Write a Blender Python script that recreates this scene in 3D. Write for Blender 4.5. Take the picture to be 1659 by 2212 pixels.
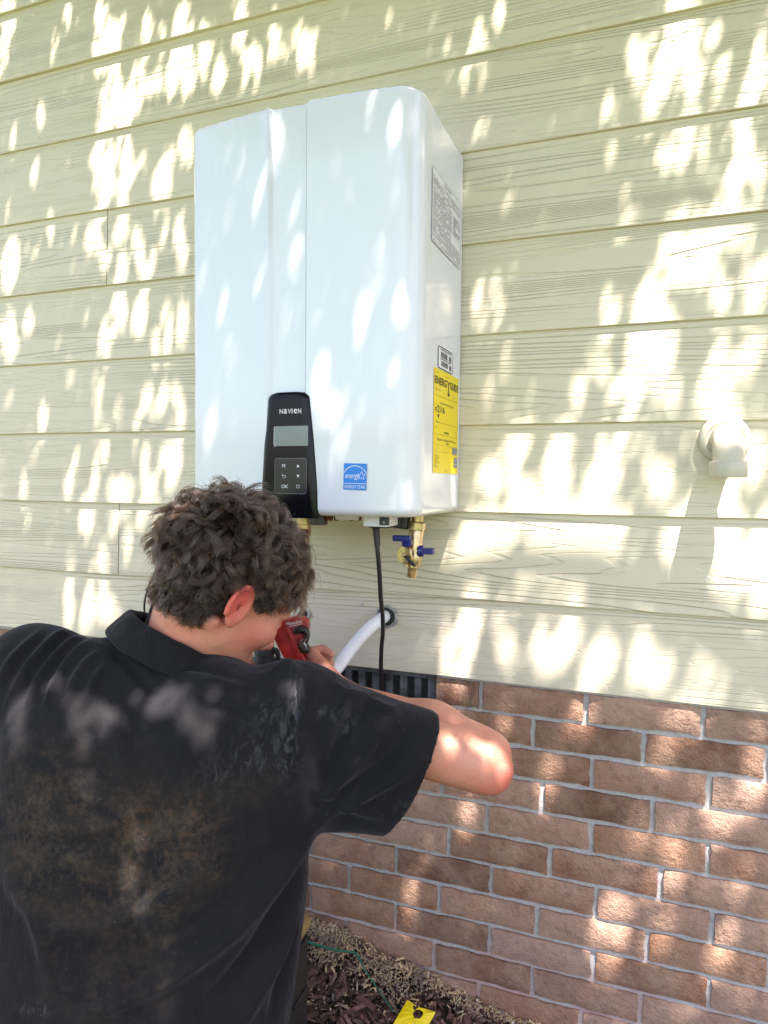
import bpy, bmesh, math, random
import numpy as np
from mathutils import Vector, Matrix

random.seed(7)
rng = np.random.default_rng(7)
R = math.radians
for o in list(bpy.data.objects):
    bpy.data.objects.remove(o)
SC = bpy.context.scene
COL = SC.collection

# ------------------------------------------------------------------ camera
CAM_F = np.array([-0.33197555, 0.94218065, -0.04569297])
CY, SY = math.cos(0.338765123), math.sin(0.338765123)
_r = np.array([CY, SY, 0.0])
_u = np.cross(_r, CAM_F)
_cr, _sr = math.cos(0.0100502771), math.sin(0.0100502771)
CAM_R = _cr * _r + _sr * _u
CAM_U = -_sr * _r + _cr * _u
CAM_C = np.array([0.0, -1.29763940, 0.39794537])
FPX = 1409.6                      # focal length in the pixel units used below (picture 1659 x 2212)
cam = bpy.data.cameras.new('camera')
cam.sensor_fit = 'VERTICAL'
cam.sensor_height = 24
cam.lens = 24 * FPX / 2212
cam.clip_start = 0.02
cam.clip_end = 400
cam_o = bpy.data.objects.new('camera', cam)
COL.objects.link(cam_o)
CAM_M = Matrix((
    (CAM_R[0], CAM_U[0], -CAM_F[0], CAM_C[0]),
    (CAM_R[1], CAM_U[1], -CAM_F[1], CAM_C[1]),
    (CAM_R[2], CAM_U[2], -CAM_F[2], CAM_C[2]),
    (0, 0, 0, 1)))
cam_o.matrix_world = CAM_M
SC.camera = cam_o

# ------------------------------------------------------------------ light
SUN_TO = np.array([0.27, -0.34, 1.0])
SUN_TO = SUN_TO / np.linalg.norm(SUN_TO)          # towards the sun
world = bpy.data.worlds.new('World')
SC.world = world
world.use_nodes = True
wn = world.node_tree
sky = wn.nodes.new('ShaderNodeTexSky')
sky.sky_type = 'NISHITA'
sky.sun_disc = False
sky.sun_elevation = math.asin(SUN_TO[2])
sky.sun_rotation = math.atan2(SUN_TO[0], SUN_TO[1])
sky.altitude = 100
sky.air_density = 1.0
sky.dust_density = 2.5
bgn = wn.nodes['Background']
bgn.inputs['Strength'].default_value = 0.085
wn.links.new(sky.outputs[0], bgn.inputs['Color'])
sun = bpy.data.lights.new('sun', 'SUN')
sun.energy = 5.0
sun.angle = R(0.48)
sun.color = (1.0, 0.97, 0.92)
sun_o = bpy.data.objects.new('sun', sun)
COL.objects.link(sun_o)
sun_o.rotation_euler = Vector(SUN_TO).to_track_quat('Z', 'Y').to_euler()
sun_o.location = (3, -4, 9)
SC.view_settings.view_transform = 'Standard'
SC.view_settings.look = 'None'
SC.view_settings.gamma = 1
SC.view_settings.exposure = 2.54
SC.view_settings.use_curve_mapping = False
SC.view_settings.use_white_balance = True
SC.view_settings.white_balance_temperature = 6700
SC.view_settings.white_balance_tint = 18
SC.render.engine = 'CYCLES'
SC.cycles.max_bounces = 8


# ------------------------------------------------------------------ picture helpers
def ray(px, py):
    return CAM_F + CAM_R * ((px - 829.5) / FPX) + CAM_U * ((1106 - py) / FPX)


def WY(px, py, y=0.0):            # the point of plane y seen at a pixel
    d = ray(px, py)
    return CAM_C + d * ((y - CAM_C[1]) / d[1])


def WX(px, py, x):
    d = ray(px, py)
    return CAM_C + d * ((x - CAM_C[0]) / d[0])


def WZ(px, py, z):
    d = ray(px, py)
    return CAM_C + d * ((z - CAM_C[2]) / d[2])


def WD(px, py, depth):
    return CAM_C + ray(px, py) * depth


def K(px, py, d):                 # camera-local point (x right, y up, z towards the viewer)
    return np.array([(px - 829.5) / FPX * d, (1106 - py) / FPX * d, -d])


def to_world(v):
    v = np.asarray(v, float)
    return CAM_C + v[..., 0:1] * CAM_R + v[..., 1:2] * CAM_U - v[..., 2:3] * CAM_F


# ------------------------------------------------------------------ materials
class NT:
    def __init__(s, name):
        s.m = bpy.data.materials.new(name)
        s.m.use_nodes = True
        s.t = s.m.node_tree
        s.b = s.t.nodes['Principled BSDF']

    def n(s, typ, **kw):
        nd = s.t.nodes.new('ShaderNode' + typ)
        for k, v in kw.items():
            if k.startswith('i_'):
                key = k[2:]
                key = int(key) if key.isdigit() else key.replace('_', ' ')
                s.put(nd.inputs[key], v)
            else:
                setattr(nd, k, v)
        return nd

    def put(s, sock, v):
        if isinstance(v, bpy.types.NodeSocket):
            s.t.links.new(v, sock)
        elif isinstance(v, bpy.types.Node):
            s.t.links.new(v.outputs[0], sock)
        else:
            if hasattr(sock.default_value, '__len__') and isinstance(v, (tuple, list)):
                if len(sock.default_value) == 4 and len(v) == 3:
                    v = (*v, 1)
            sock.default_value = v

    def set(s, **kw):
        for k, v in kw.items():
            s.put(s.b.inputs[k.replace('_', ' ')], v)
        return s

    def math(s, op, a, b=None, c=None, clamp=False):
        nd = s.n('Math', operation=op, use_clamp=clamp)
        s.put(nd.inputs[0], a)
        if b is not None:
            s.put(nd.inputs[1], b)
        if c is not None:
            s.put(nd.inputs[2], c)
        return nd.outputs[0]

    def coord(s, kind='Object', scale=(1, 1, 1), rand=0.0, loc=(0, 0, 0)):
        tc = s.n('TexCoord').outputs[kind]
        mp = s.n('Mapping')
        s.put(mp.inputs['Vector'], tc)
        mp.inputs['Scale'].default_value = scale
        mp.inputs['Location'].default_value = loc
        out = mp.outputs[0]
        if rand:
            oi = s.n('ObjectInfo')
            cb = s.n('CombineXYZ')
            a = s.math('MULTIPLY', oi.outputs['Random'], rand)
            s.put(cb.inputs[0], a)
            s.put(cb.inputs[1], s.math('MULTIPLY', oi.outputs['Random'], rand * 1.7))
            s.put(cb.inputs[2], s.math('MULTIPLY', oi.outputs['Random'], rand * 0.6))
            ad = s.n('VectorMath', operation='ADD')
            s.put(ad.inputs[0], out)
            s.put(ad.inputs[1], cb)
            out = ad.outputs[0]
        return out

    def noise(s, vec, scale, detail=3, rough=0.5, dist=0.0, out=0):
        nd = s.n('TexNoise')
        s.put(nd.inputs['Vector'], vec)
        nd.inputs['Scale'].default_value = scale
        nd.inputs['Detail'].default_value = detail
        nd.inputs['Roughness'].default_value = rough
        nd.inputs['Distortion'].default_value = dist
        return nd.outputs[out]

    def ramp(s, fac, stops, interp='LINEAR'):
        nd = s.n('ValToRGB')
        cr = nd.color_ramp
        cr.interpolation = interp
        while len(cr.elements) < len(stops):
            cr.elements.new(0.5)
        for e, (p, c) in zip(cr.elements, stops):
            e.position = p
            c = c if isinstance(c, (tuple, list)) else (c, c, c)
            e.color = (*c, 1) if len(c) == 3 else c
        s.put(nd.inputs[0], fac)
        return nd.outputs[0]

    def mix(s, fac, a, b, mode='MIX'):
        nd = s.n('MixRGB', blend_type=mode)
        s.put(nd.inputs[0], fac)
        s.put(nd.inputs[1], a)
        s.put(nd.inputs[2], b)
        return nd.outputs[0]

    def bump(s, h, strength=0.5, dist=0.002, normal=None):
        nd = s.n('Bump')
        nd.inputs['Strength'].default_value = strength
        nd.inputs['Distance'].default_value = dist
        s.put(nd.inputs['Height'], h)
        if normal is not None:
            s.put(nd.inputs['Normal'], normal)
        s.put(s.b.inputs['Normal'], nd.outputs[0])
        return nd.outputs[0]


def plain(name, col, rough=0.5, metal=0.0, var=0.12, nscale=60, bump=0.15, spec=0.5):
    t = NT(name)
    v = t.coord('Object')
    nz = t.noise(v, nscale, 4)
    c2 = tuple(max(0, c * (1 - var)) for c in col)
    c3 = tuple(min(1, c * (1 + var)) for c in col)
    t.set(Base_Color=t.ramp(nz, [(0.3, c2), (0.7, c3)]), Metallic=metal,
          Roughness=t.ramp(nz, [(0.2, max(0.02, rough * 0.8)), (0.8, min(1, rough * 1.2))]))
    t.put(t.b.inputs['Specular IOR Level'], spec)
    if bump:
        t.bump(nz, bump, 0.0008)
    return t.m


def mat_siding(col):
    t = NT('cream_siding_paint')
    v = t.coord('Object', (0.42, 1, 13), rand=37.0)
    n1 = t.noise(v, 1.0, 1.6, 0.36, 0.10)
    line = t.math('FRACT', t.math('MULTIPLY', n1, 32))
    g = t.ramp(line, [(0.0, 1.0), (0.06, 0.0), (0.16, 0.0), (0.26, 1.0), (1.0, 1.0)])
    v2 = t.coord('Object', (2.2, 1, 34), rand=91.0)
    n2 = t.noise(v2, 1.0, 2, 0.5, 0.15)
    line2 = t.math('FRACT', t.math('MULTIPLY', n2, 9))
    g2 = t.ramp(line2, [(0.0, 1.0), (0.05, 0.35), (0.13, 1.0), (1.0, 1.0)])
    v3 = t.coord('Object', (1.4, 1, 7), rand=53.0)
    mask = t.ramp(t.noise(v3, 1.2, 1), [(0.36, 0.0), (0.56, 1.0)])
    h1 = t.math('MULTIPLY', t.math('SUBTRACT', g, 1.0), mask)
    h2 = t.math('MULTIPLY', t.math('SUBTRACT', g2, 1.0), t.math('SUBTRACT', 1.0, mask))
    fine = t.noise(t.coord('Object', (30, 1, 400), rand=9), 1.0, 3)
    h = t.math('ADD', t.math('ADD', h1, t.math('MULTIPLY', h2, 0.5)), t.math('MULTIPLY', fine, 0.10))
    dirt = t.noise(t.coord('Object', (3, 1, 5), rand=21), 1.0, 5, 0.6)
    c = t.mix(t.ramp(dirt, [(0.35, 0.0), (0.75, 0.30)]), col, tuple(x * 0.86 for x in col))
    t.set(Base_Color=c, Roughness=0.42)
    t.put(t.b.inputs['Specular IOR Level'], 0.35)
    t.bump(h, 0.9, 0.0018)
    return t.m


def mat_brick():
    t = NT('brown_tumbled_brick')
    oi = t.n('ObjectInfo').outputs['Random']
    base = t.ramp(oi, [(0.0, (0.130, 0.056, 0.030)), (0.2, (0.29, 0.135, 0.078)), (0.45, (0.41, 0.235, 0.160)),
                       (0.7, (0.45, 0.285, 0.215)), (0.85, (0.19, 0.084, 0.044)), (1.0, (0.38, 0.190, 0.105))])
    v = t.coord('Object', (0.193, 1, 1), rand=13)
    big = t.noise(v, 14, 4, 0.6)
    c = t.mix(t.ramp(big, [(0.35, 0.0), (0.75, 0.75)]), base, (0.48, 0.32, 0.22))
    dk = t.noise(v, 55, 5, 0.7)
    c = t.mix(t.ramp(dk, [(0.5, 0.0), (0.72, 0.6)]), c, (0.15, 0.075, 0.045))
    wv = t.noise(t.coord('Object', (0.25, 1, 0.8), rand=5), 60, 4, 0.7)
    c = t.mix(t.ramp(wv, [(0.60, 0.0), (0.78, 0.45)]), c, (0.55, 0.45, 0.40))
    t.set(Base_Color=c, Roughness=0.85)
    hh = t.math('ADD', t.noise(v, 90, 6, 0.65), t.math('MULTIPLY', t.noise(v, 300, 2), 0.35))
    t.bump(hh, 1.0, 0.0045)
    return t.m


def mat_mortar():
    t = NT('grey_mortar')
    v = t.coord('Object')
    nz = t.noise(v, 130, 5, 0.65)
    c = t.ramp(nz, [(0.3, (0.36, 0.35, 0.34)), (0.7, (0.52, 0.51, 0.495))])
    # pink snapped chalk dust low on the wall
    sep = t.n('SeparateXYZ')
    t.put(sep.inputs[0], t.n('TexCoord').outputs['Object'])
    low = t.ramp(t.math('ADD', sep.outputs[2], 1.0), [(0.34, 1.0), (0.50, 0.0)])
    pn = t.ramp(t.noise(v, 9, 3), [(0.42, 0.0), (0.62, 0.75)])
    c = t.mix(t.math('MULTIPLY', low, pn), c, (0.58, 0.26, 0.24))
    t.set(Base_Color=c, Roughness=0.95)
    t.bump(nz, 0.6, 0.002)
    return t.m


def mat_heater():
    t = NT('glossy_white_enamel')
    v = t.coord('Object')
    op = t.noise(v, 420, 2)
    sm = t.noise(v, 7, 4, 0.6)
    c = t.ramp(sm, [(0.3, (0.75, 0.775, 0.805)), (0.8, (0.785, 0.805, 0.83))])
    sp = t.ramp(t.noise(v, 160, 2, 0.5), [(0.775, 0.0), (0.80, 0.6)])
    c = t.mix(sp, c, (0.35, 0.33, 0.30))
    t.set(Base_Color=c, Roughness=0.13, Coat_Weight=0.35, Coat_Roughness=0.05)
    t.bump(op, 0.12, 0.0004)
    return t.m


def mat_skin():
    t = NT('sunburnt_skin')
    v = t.coord('Object')
    at = t.n('Attribute', attribute_name='flush_ear_glow').outputs['Fac']
    hairy = t.n('Attribute', attribute_name='stubble').outputs['Fac']
    n1 = t.noise(v, 22, 4, 0.6)
    c = t.ramp(n1, [(0.3, (0.54, 0.225, 0.135)), (0.7, (0.63, 0.30, 0.195))])
    c = t.mix(t.ramp(t.noise(v, 9, 5, 0.65), [(0.42, 0.0), (0.70, 0.45)]), c, (0.60, 0.17, 0.12))
    c = t.mix(at, c, (0.66, 0.115, 0.09))  # skin's own flush, plus painted-in sunlight glow on the ears
    fr = t.ramp(t.noise(v, 150, 2), [(0.67, 0.0), (0.73, 0.5)])
    c = t.mix(fr, c, (0.36, 0.13, 0.08))
    c = t.mix(hairy, c, (0.09, 0.05, 0.035))
    t.set(Base_Color=c, Roughness=0.48, Subsurface_Weight=0.25, Subsurface_Scale=0.006)
    t.b.inputs['Subsurface Radius'].default_value = (1.0, 0.35, 0.2)
    pores = t.math('ADD', t.noise(v, 420, 3), t.math('MULTIPLY', t.noise(v, 70, 4), 0.8))
    t.bump(pores, 0.35, 0.0018)
    return t.m


def mat_shirt():
    t = NT('dirty_black_knit')
    v = t.coord('Object')
    weave = t.n('TexVoronoi')
    t.put(weave.inputs['Vector'], v)
    weave.inputs['Scale'].default_value = 900
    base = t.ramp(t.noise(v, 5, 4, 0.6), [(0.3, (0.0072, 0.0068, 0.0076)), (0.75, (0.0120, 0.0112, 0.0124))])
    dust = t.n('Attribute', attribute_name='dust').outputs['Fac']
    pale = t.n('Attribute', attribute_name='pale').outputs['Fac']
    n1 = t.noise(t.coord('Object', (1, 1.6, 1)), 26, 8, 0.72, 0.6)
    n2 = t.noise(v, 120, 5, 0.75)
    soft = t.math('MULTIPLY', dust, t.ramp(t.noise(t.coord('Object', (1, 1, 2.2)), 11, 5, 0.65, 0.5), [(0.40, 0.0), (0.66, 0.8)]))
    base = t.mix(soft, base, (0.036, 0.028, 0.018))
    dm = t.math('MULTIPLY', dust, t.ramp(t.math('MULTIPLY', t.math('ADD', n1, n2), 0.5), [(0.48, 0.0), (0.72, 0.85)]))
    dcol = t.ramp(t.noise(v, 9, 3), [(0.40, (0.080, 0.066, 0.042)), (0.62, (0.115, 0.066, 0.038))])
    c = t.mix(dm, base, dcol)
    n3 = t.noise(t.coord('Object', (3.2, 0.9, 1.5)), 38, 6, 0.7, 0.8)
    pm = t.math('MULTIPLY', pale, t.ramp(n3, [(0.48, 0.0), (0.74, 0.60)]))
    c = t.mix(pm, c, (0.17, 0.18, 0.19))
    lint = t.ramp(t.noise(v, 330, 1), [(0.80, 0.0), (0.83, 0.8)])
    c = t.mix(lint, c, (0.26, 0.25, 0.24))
    t.set(Base_Color=c, Roughness=0.88, Sheen_Weight=0.09, Sheen_Roughness=0.45)
    t.put(t.b.inputs['Specular IOR Level'], 0.2)
    t.put(t.b.inputs['Sheen Tint'], (0.85, 0.85, 0.95))
    wr_ = t.noise(t.coord('Object', (1.0, 1.0, 0.45)), 17, 3, 0.5, 1.4)
    hh = t.math('ADD', t.math('MULTIPLY', weave.outputs[0], 0.25), t.math('ADD', t.math('MULTIPLY', t.noise(v, 60, 4), 0.8), t.math('MULTIPLY', wr_, 5.0)))
    t.bump(hh, 0.45, 0.0030)
    return t.m


def mat_hair():
    m = bpy.data.materials.new('dark_brown_hair')
    m.use_nodes = True
    nt = m.node_tree
    nt.nodes.remove(nt.nodes['Principled BSDF'])
    h = nt.nodes.new('ShaderNodeBsdfHairPrincipled')
    h.parametrization = 'COLOR'
    hi = nt.nodes.new('ShaderNodeHairInfo')
    rp = nt.nodes.new('ShaderNodeValToRGB')
    rp.color_ramp.elements[0].color = (0.008, 0.0043, 0.0029, 1)
    rp.color_ramp.elements[1].color = (0.050, 0.027, 0.017, 1)
    nt.links.new(hi.outputs['Random'], rp.inputs[0])
    nt.links.new(rp.outputs[0], h.inputs['Color'])
    h.inputs['Roughness'].default_value = 0.19
    h.inputs['Radial Roughness'].default_value = 0.5
    nt.links.new(h.outputs[0], nt.nodes['Material Output'].inputs['Surface'])
    return m


def mat_leaf():
    t = NT('green_leaf')
    v = t.coord('Object')
    c = t.ramp(t.noise(v, 3, 3), [(0.3, (0.035, 0.075, 0.018)), (0.7, (0.075, 0.13, 0.032))])
    t.set(Base_Color=c, Roughness=0.5, Transmission_Weight=0.0)
    tr = t.n('BsdfTranslucent')
    t.put(tr.inputs[0], (0.07, 0.10, 0.03, 1))
    mx = t.n('MixShader')
    mx.inputs[0].default_value = 0.25
    t.put(mx.inputs[1], t.b.outputs[0])
    t.put(mx.inputs[2], tr.outputs[0])
    t.put(t.t.nodes['Material Output'].inputs['Surface'], mx.outputs[0])
    return t.m


def mat_chip(name, stops, rough=0.85):
    t = NT(name)
    at = t.n('Attribute', attribute_name='tone').outputs['Fac']
    v = t.coord('Object')
    c = t.ramp(at, stops)
    c = t.mix(t.ramp(t.noise(v, 180, 4, 0.7), [(0.35, 0.45), (0.7, 0.0)]), c, (0.02, 0.012, 0.009))
    t.set(Base_Color=c, Roughness=rough)
    t.bump(t.noise(t.coord('Object', (1, 1, 1)), 260, 4), 0.6, 0.002)
    return t.m


M = {}
M['siding'] = mat_siding((0.69, 0.62, 0.45))
M['pvc_cream'] = plain('cream_painted_pvc', (0.58, 0.54, 0.41), 0.4, nscale=25, var=0.06)
M['brick'] = mat_brick()
M['mortar'] = mat_mortar()
M['dark_gap'] = plain('dark_sheathing', (0.03, 0.03, 0.03), 0.9)
M['heater'] = mat_heater()
M['black_gloss'] = plain('black_gloss_plastic', (0.005, 0.005, 0.006), 0.14, var=0.2, nscale=8, bump=0.02, spec=0.22)
M['black_matt'] = plain('black_matt_plastic', (0.018, 0.018, 0.02), 0.45, bump=0.2)
M['grey_plastic'] = plain('dark_grey_plastic', (0.055, 0.06, 0.066), 0.45, nscale=30, var=0.3)
M['vent'] = plain('dusty_black_plastic', (0.085, 0.092, 0.10), 0.55, nscale=26, var=0.75)
M['mesh'] = plain('black_insect_mesh', (0.010, 0.010, 0.011), 0.8)
M['white_plastic'] = plain('white_plastic', (0.80, 0.80, 0.78), 0.35, var=0.03, nscale=14)
M['white_pipe'] = plain('white_tube_plastic', (0.85, 0.85, 0.83), 0.30, var=0.03, nscale=10)
M['brass'] = plain('brass', (0.60, 0.45, 0.25), 0.30, metal=0.9, nscale=90, var=0.25)
M['steel'] = plain('dull_steel', (0.50, 0.49, 0.47), 0.35, metal=0.9, nscale=90, var=0.3)
M['blue'] = plain('blue_plastic', (0.012, 0.022, 0.17), 0.35)
M['red'] = plain('scuffed_red_enamel', (0.42, 0.026, 0.018), 0.38, nscale=45, var=0.45)
M['dark_red'] = plain('dark_red_plastic', (0.16, 0.032, 0.02), 0.5)
M['jaw'] = plain('oily_dark_metal', (0.045, 0.036, 0.030), 0.42, metal=0.4, var=0.5)
M['lcd'] = plain('grey_green_display', (0.20, 0.235, 0.21), 0.15, nscale=6, var=0.06, bump=0)
M['key'] = plain('key_pad_film', (0.013, 0.013, 0.015), 0.16, var=0.3, nscale=14, bump=0.05)
M['ink_white'] = plain('white_print', (0.80, 0.80, 0.80), 0.5, var=0.02, bump=0)
M['ink_grey'] = plain('grey_print', (0.25, 0.25, 0.26), 0.5, var=0.02, bump=0)
M['ink_black'] = plain('black_print', (0.03, 0.022, 0.018), 0.5, var=0.02, bump=0)
M['sticker_blue'] = plain('blue_sticker', (0.008, 0.22, 0.68), 0.35, var=0.02, bump=0)
M['sticker_yellow'] = plain('yellow_sticker', (0.86, 0.66, 0.01), 0.45, var=0.02, bump=0)
M['sticker_white'] = plain('white_sticker', (0.78, 0.78, 0.78), 0.4, var=0.02, bump=0)
M['caulk'] = plain('grey_caulk', (0.30, 0.30, 0.29), 0.8, var=0.35, nscale=120)
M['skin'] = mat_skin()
M['shirt'] = mat_shirt()
M['hair'] = mat_hair()
M['scalp'] = plain('hair_roots', (0.016, 0.010, 0.007), 0.9)
M['trouser'] = plain('dark_work_trousers', (0.05, 0.052, 0.06), 0.9)
M['boot'] = plain('brown_boot_leather', (0.09, 0.05, 0.03), 0.7)
M['eye'] = plain('eye_white', (0.6, 0.58, 0.55), 0.2, var=0.03, bump=0)
M['bark'] = plain('grey_brown_bark', (0.14, 0.10, 0.075), 0.9, nscale=25, var=0.4, bump=0.6)
M['leaf'] = mat_leaf()
M['chip'] = mat_chip('dark_red_mulch', [(0.0, (0.040, 0.022, 0.017)), (0.45, (0.115, 0.056, 0.042)), (0.82, (0.25, 0.125, 0.092)),
                                       (0.97, (0.26, 0.16, 0.12)), (1.0, (0.45, 0.34, 0.22))])
M['dust'] = mat_chip('pale_sawdust', [(0.0, (0.27, 0.22, 0.19)), (0.25, (0.55, 0.38, 0.21)), (0.8, (0.72, 0.53, 0.29)),
                                      (1.0, (0.78, 0.68, 0.52))], 0.95)
M['amber'] = plain('smoky_amber_plastic', (0.30, 0.20, 0.075), 0.25, nscale=20)
M['yellow'] = plain('bright_yellow_plastic', (0.82, 0.62, 0.0), 0.45, var=0.03, bump=0.05)
M['green_line'] = plain('green_twine', (0.010, 0.13, 0.075), 0.5)


def mat_ground():
    t = NT('soil_and_lawn')
    v = t.coord('Object')
    sep = t.n('SeparateXYZ')
    t.put(sep.inputs[0], v)
    edge = t.math('ADD', sep.outputs[1], t.math('MULTIPLY', t.noise(v, 2.5, 4), 0.5))
    msk = t.ramp(t.math('MULTIPLY_ADD', edge, 0.25, 1.0), [(0.52, 1.0), (0.56, 0.0)])
    soil = t.ramp(t.noise(v, 30, 6, 0.7), [(0.3, (0.018, 0.011, 0.008)), (0.7, (0.06, 0.034, 0.024))])
    lawn = t.ramp(t.noise(v, 6, 6, 0.7), [(0.3, (0.035, 0.07, 0.014)), (0.7, (0.10, 0.14, 0.035))])
    t.set(Base_Color=t.mix(msk, soil, lawn), Roughness=0.95)
    t.bump(t.noise(v, 50, 6, 0.7), 0.8, 0.01)
    return t.m


M['ground'] = mat_ground()


# ------------------------------------------------------------------ object helpers
def link(o, parent=None):
    COL.objects.link(o)
    if parent is not None:
        o.parent = parent
    return o


def thing(name, label, cat, loc=(0, 0, 0), group=None):
    o = bpy.data.objects.new(name, None)
    o.empty_display_size = 0.05
    link(o)
    o.location = loc
    o['label'] = label
    o['category'] = cat
    if group:
        o['group'] = group
    return o


def tag(o, label, cat, group=None, kind=None):
    if label:
        o['label'] = label
    if cat:
        o['category'] = cat
    if group:
        o['group'] = group
    if kind:
        o['kind'] = kind
    return o


def wloc(o):
    v = Vector(o.location)
    while o.parent is not None:
        o = o.parent
        v = v + Vector(o.location)
    return v


def obj(name, verts, faces, mat, parent=None, smooth=False, autos=None):
    """verts in world coordinates; the mesh is stored relative to the parent"""
    me = bpy.data.meshes.new(name)
    off = wloc(parent) if parent is not None else Vector((0, 0, 0))
    vv = np.asarray(verts, float) - np.array(off)
    me.from_pydata([tuple(v) for v in vv], [], [tuple(f) for f in faces])
    me.materials.append(mat)
    if smooth:
        me.polygons.foreach_set('use_smooth', [True] * len(me.polygons))
    me.update()
    o = bpy.data.objects.new(name, me)
    link(o, parent)
    return o


def bobj(name, bm, mat, parent=None, smooth=False, angle=None):
    me = bpy.data.meshes.new(name)
    if parent is not None:
        bmesh.ops.translate(bm, verts=bm.verts, vec=-wloc(parent))
    bmesh.ops.recalc_face_normals(bm, faces=bm.faces)
    bm.to_mesh(me)
    bm.free()
    me.materials.append(mat)
    if smooth:
        me.polygons.foreach_set('use_smooth', [True] * len(me.polygons))
        if angle is not None:
            me.set_sharp_from_angle(angle=R(angle))
    o = bpy.data.objects.new(name, me)
    link(o, parent)
    return o


def box(bm, a, b, bev=0.0, seg=1, mat=None):
    a, b = Vector(a), Vector(b)
    r = bmesh.ops.create_cube(bm, size=1)
    vs = r['verts']
    for v in vs:
        v.co = Vector((a[i] + (v.co[i] + 0.5) * (b[i] - a[i]) for i in range(3)))
    if mat is not None:
        for v in vs:
            v.co = mat @ v.co
    if bev:
        es = list({e for v in vs for e in v.link_edges})
        bmesh.ops.bevel(bm, geom=es, offset=bev, segments=seg, affect='EDGES', profile=0.5)


def frame_of(d):
    d = np.asarray(d, float)
    d = d / np.linalg.norm(d)
    a = np.array([0, 0, 1.0]) if abs(d[2]) < 0.9 else np.array([1.0, 0, 0])
    u = np.cross(a, d)
    u /= np.linalg.norm(u)
    return u, np.cross(d, u), d


def lathe(bm, c, axis, prof, n=24, cap=True):
    """prof: list of (distance along axis, radius)"""
    u, v, d = frame_of(axis)
    c = np.asarray(c, float)
    rings = []
    for t, r in prof:
        rings.append([bm.verts.new(c + d * t + (u * math.cos(2 * math.pi * k / n) + v * math.sin(2 * math.pi * k / n)) * max(r, 1e-5))
                      for k in range(n)])
    for a, b in zip(rings[:-1], rings[1:]):
        for k in range(n):
            bm.faces.new((a[k], a[(k + 1) % n], b[(k + 1) % n], b[k]))
    if cap:
        bm.faces.new(rings[0][::-1])
        bm.faces.new(rings[-1])


def smooth_path(pts, n):
    pts = np.asarray(pts, float)
    m = len(pts)
    P = np.vstack([2 * pts[0] - pts[1], pts, 2 * pts[-1] - pts[-2]])
    out = []
    for i in range(m - 1):
        p0, p1, p2, p3 = P[i:i + 4]
        k = n if i < m - 2 else n + 1
        for j in range(k):
            t = j / n
            out.append(0.5 * ((2 * p1) + (-p0 + p2) * t + (2 * p0 - 5 * p1 + 4 * p2 - p3) * t * t + (-p0 + 3 * p1 - 3 * p2 + p3) * t ** 3))
    return np.array(out)


def tube(bm, pts, rad, n=12, sub=6, cap=True):
    P = smooth_path(pts, sub) if sub else np.asarray(pts, float)
    m = len(P)
    rad = np.interp(np.linspace(0, 1, m), np.linspace(0, 1, len(rad)), rad) if hasattr(rad, '__len__') else np.full(m, rad)
    T = np.gradient(P, axis=0)
    T /= np.linalg.norm(T, axis=1, keepdims=True) + 1e-12
    u, v, _ = frame_of(T[0])
    rings = []
    for i in range(m):
        u = u - T[i] * (u @ T[i])
        u /= np.linalg.norm(u)
        v = np.cross(T[i], u)
        rings.append([bm.verts.new(P[i] + (u * math.cos(2 * math.pi * k / n) + v * math.sin(2 * math.pi * k / n)) * rad[i]) for k in range(n)])
    for a, b in zip(rings[:-1], rings[1:]):
        for k in range(n):
            bm.faces.new((a[k], a[(k + 1) % n], b[(k + 1) % n], b[k]))
    if cap:
        bm.faces.new(rings[0][::-1])
        bm.faces.new(rings[-1])


def prism(bm, poly, o, eu, ev, en, depth, bev=0.0, seg=1):
    """polygon (u, v) extruded from o along en by depth"""
    o, eu, ev, en = [np.asarray(q, float) for q in (o, eu, ev, en)]
    a = [bm.verts.new(o + eu * p[0] + ev * p[1]) for p in poly]
    b = [bm.verts.new(o + eu * p[0] + ev * p[1] + en * depth) for p in poly]
    n = len(poly)
    fs = [bm.faces.new(a[::-1]), bm.faces.new(b)]
    for k in range(n):
        fs.append(bm.faces.new((a[k], a[(k + 1) % n], b[(k + 1) % n], b[k])))
    if bev:
        bmesh.ops.recalc_face_normals(bm, faces=fs)
        es = list(fs[1].edges)
        bmesh.ops.bevel(bm, geom=es, offset=bev, segments=seg, affect='EDGES', profile=0.5)


def text(name, body, size, origin, ex, ey, mat, parent, lift=0.0006, align='LEFT', shear=0.0, bold=0.0, sx=1.0):
    """flat print laid on a surface: ex, ey span it"""
    cu = bpy.data.curves.new(name, 'FONT')
    cu.body = body
    cu.size = size
    cu.align_x = align
    cu.shear = shear
    cu.offset = bold
    cu.resolution_u = 3
    tmp = bpy.data.objects.new(name, cu)
    COL.objects.link(tmp)
    dg = bpy.context.evaluated_depsgraph_get()
    me0 = tmp.evaluated_get(dg).to_mesh()
    V = np.array([v.co[:] for v in me0.vertices]) if len(me0.vertices) else np.zeros((0, 3))
    F = [tuple(p.vertices) for p in me0.polygons]
    tmp.evaluated_get(dg).to_mesh_clear()
    bpy.data.objects.remove(tmp)
    bpy.data.curves.remove(cu)
    ex, ey = np.asarray(ex, float), np.asarray(ey, float)
    ez = np.cross(ex, ey)
    W = np.asarray(origin, float) + V[:, 0:1] * ex * sx + V[:, 1:2] * ey + ez * lift
    return W, F


def merge(lst):
    V, F, n = [], [], 0
    for v, f in lst:
        V.append(v)
        F += [tuple(i + n for i in q) for q in f]
        n += len(v)
    return np.vstack(V), F


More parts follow.
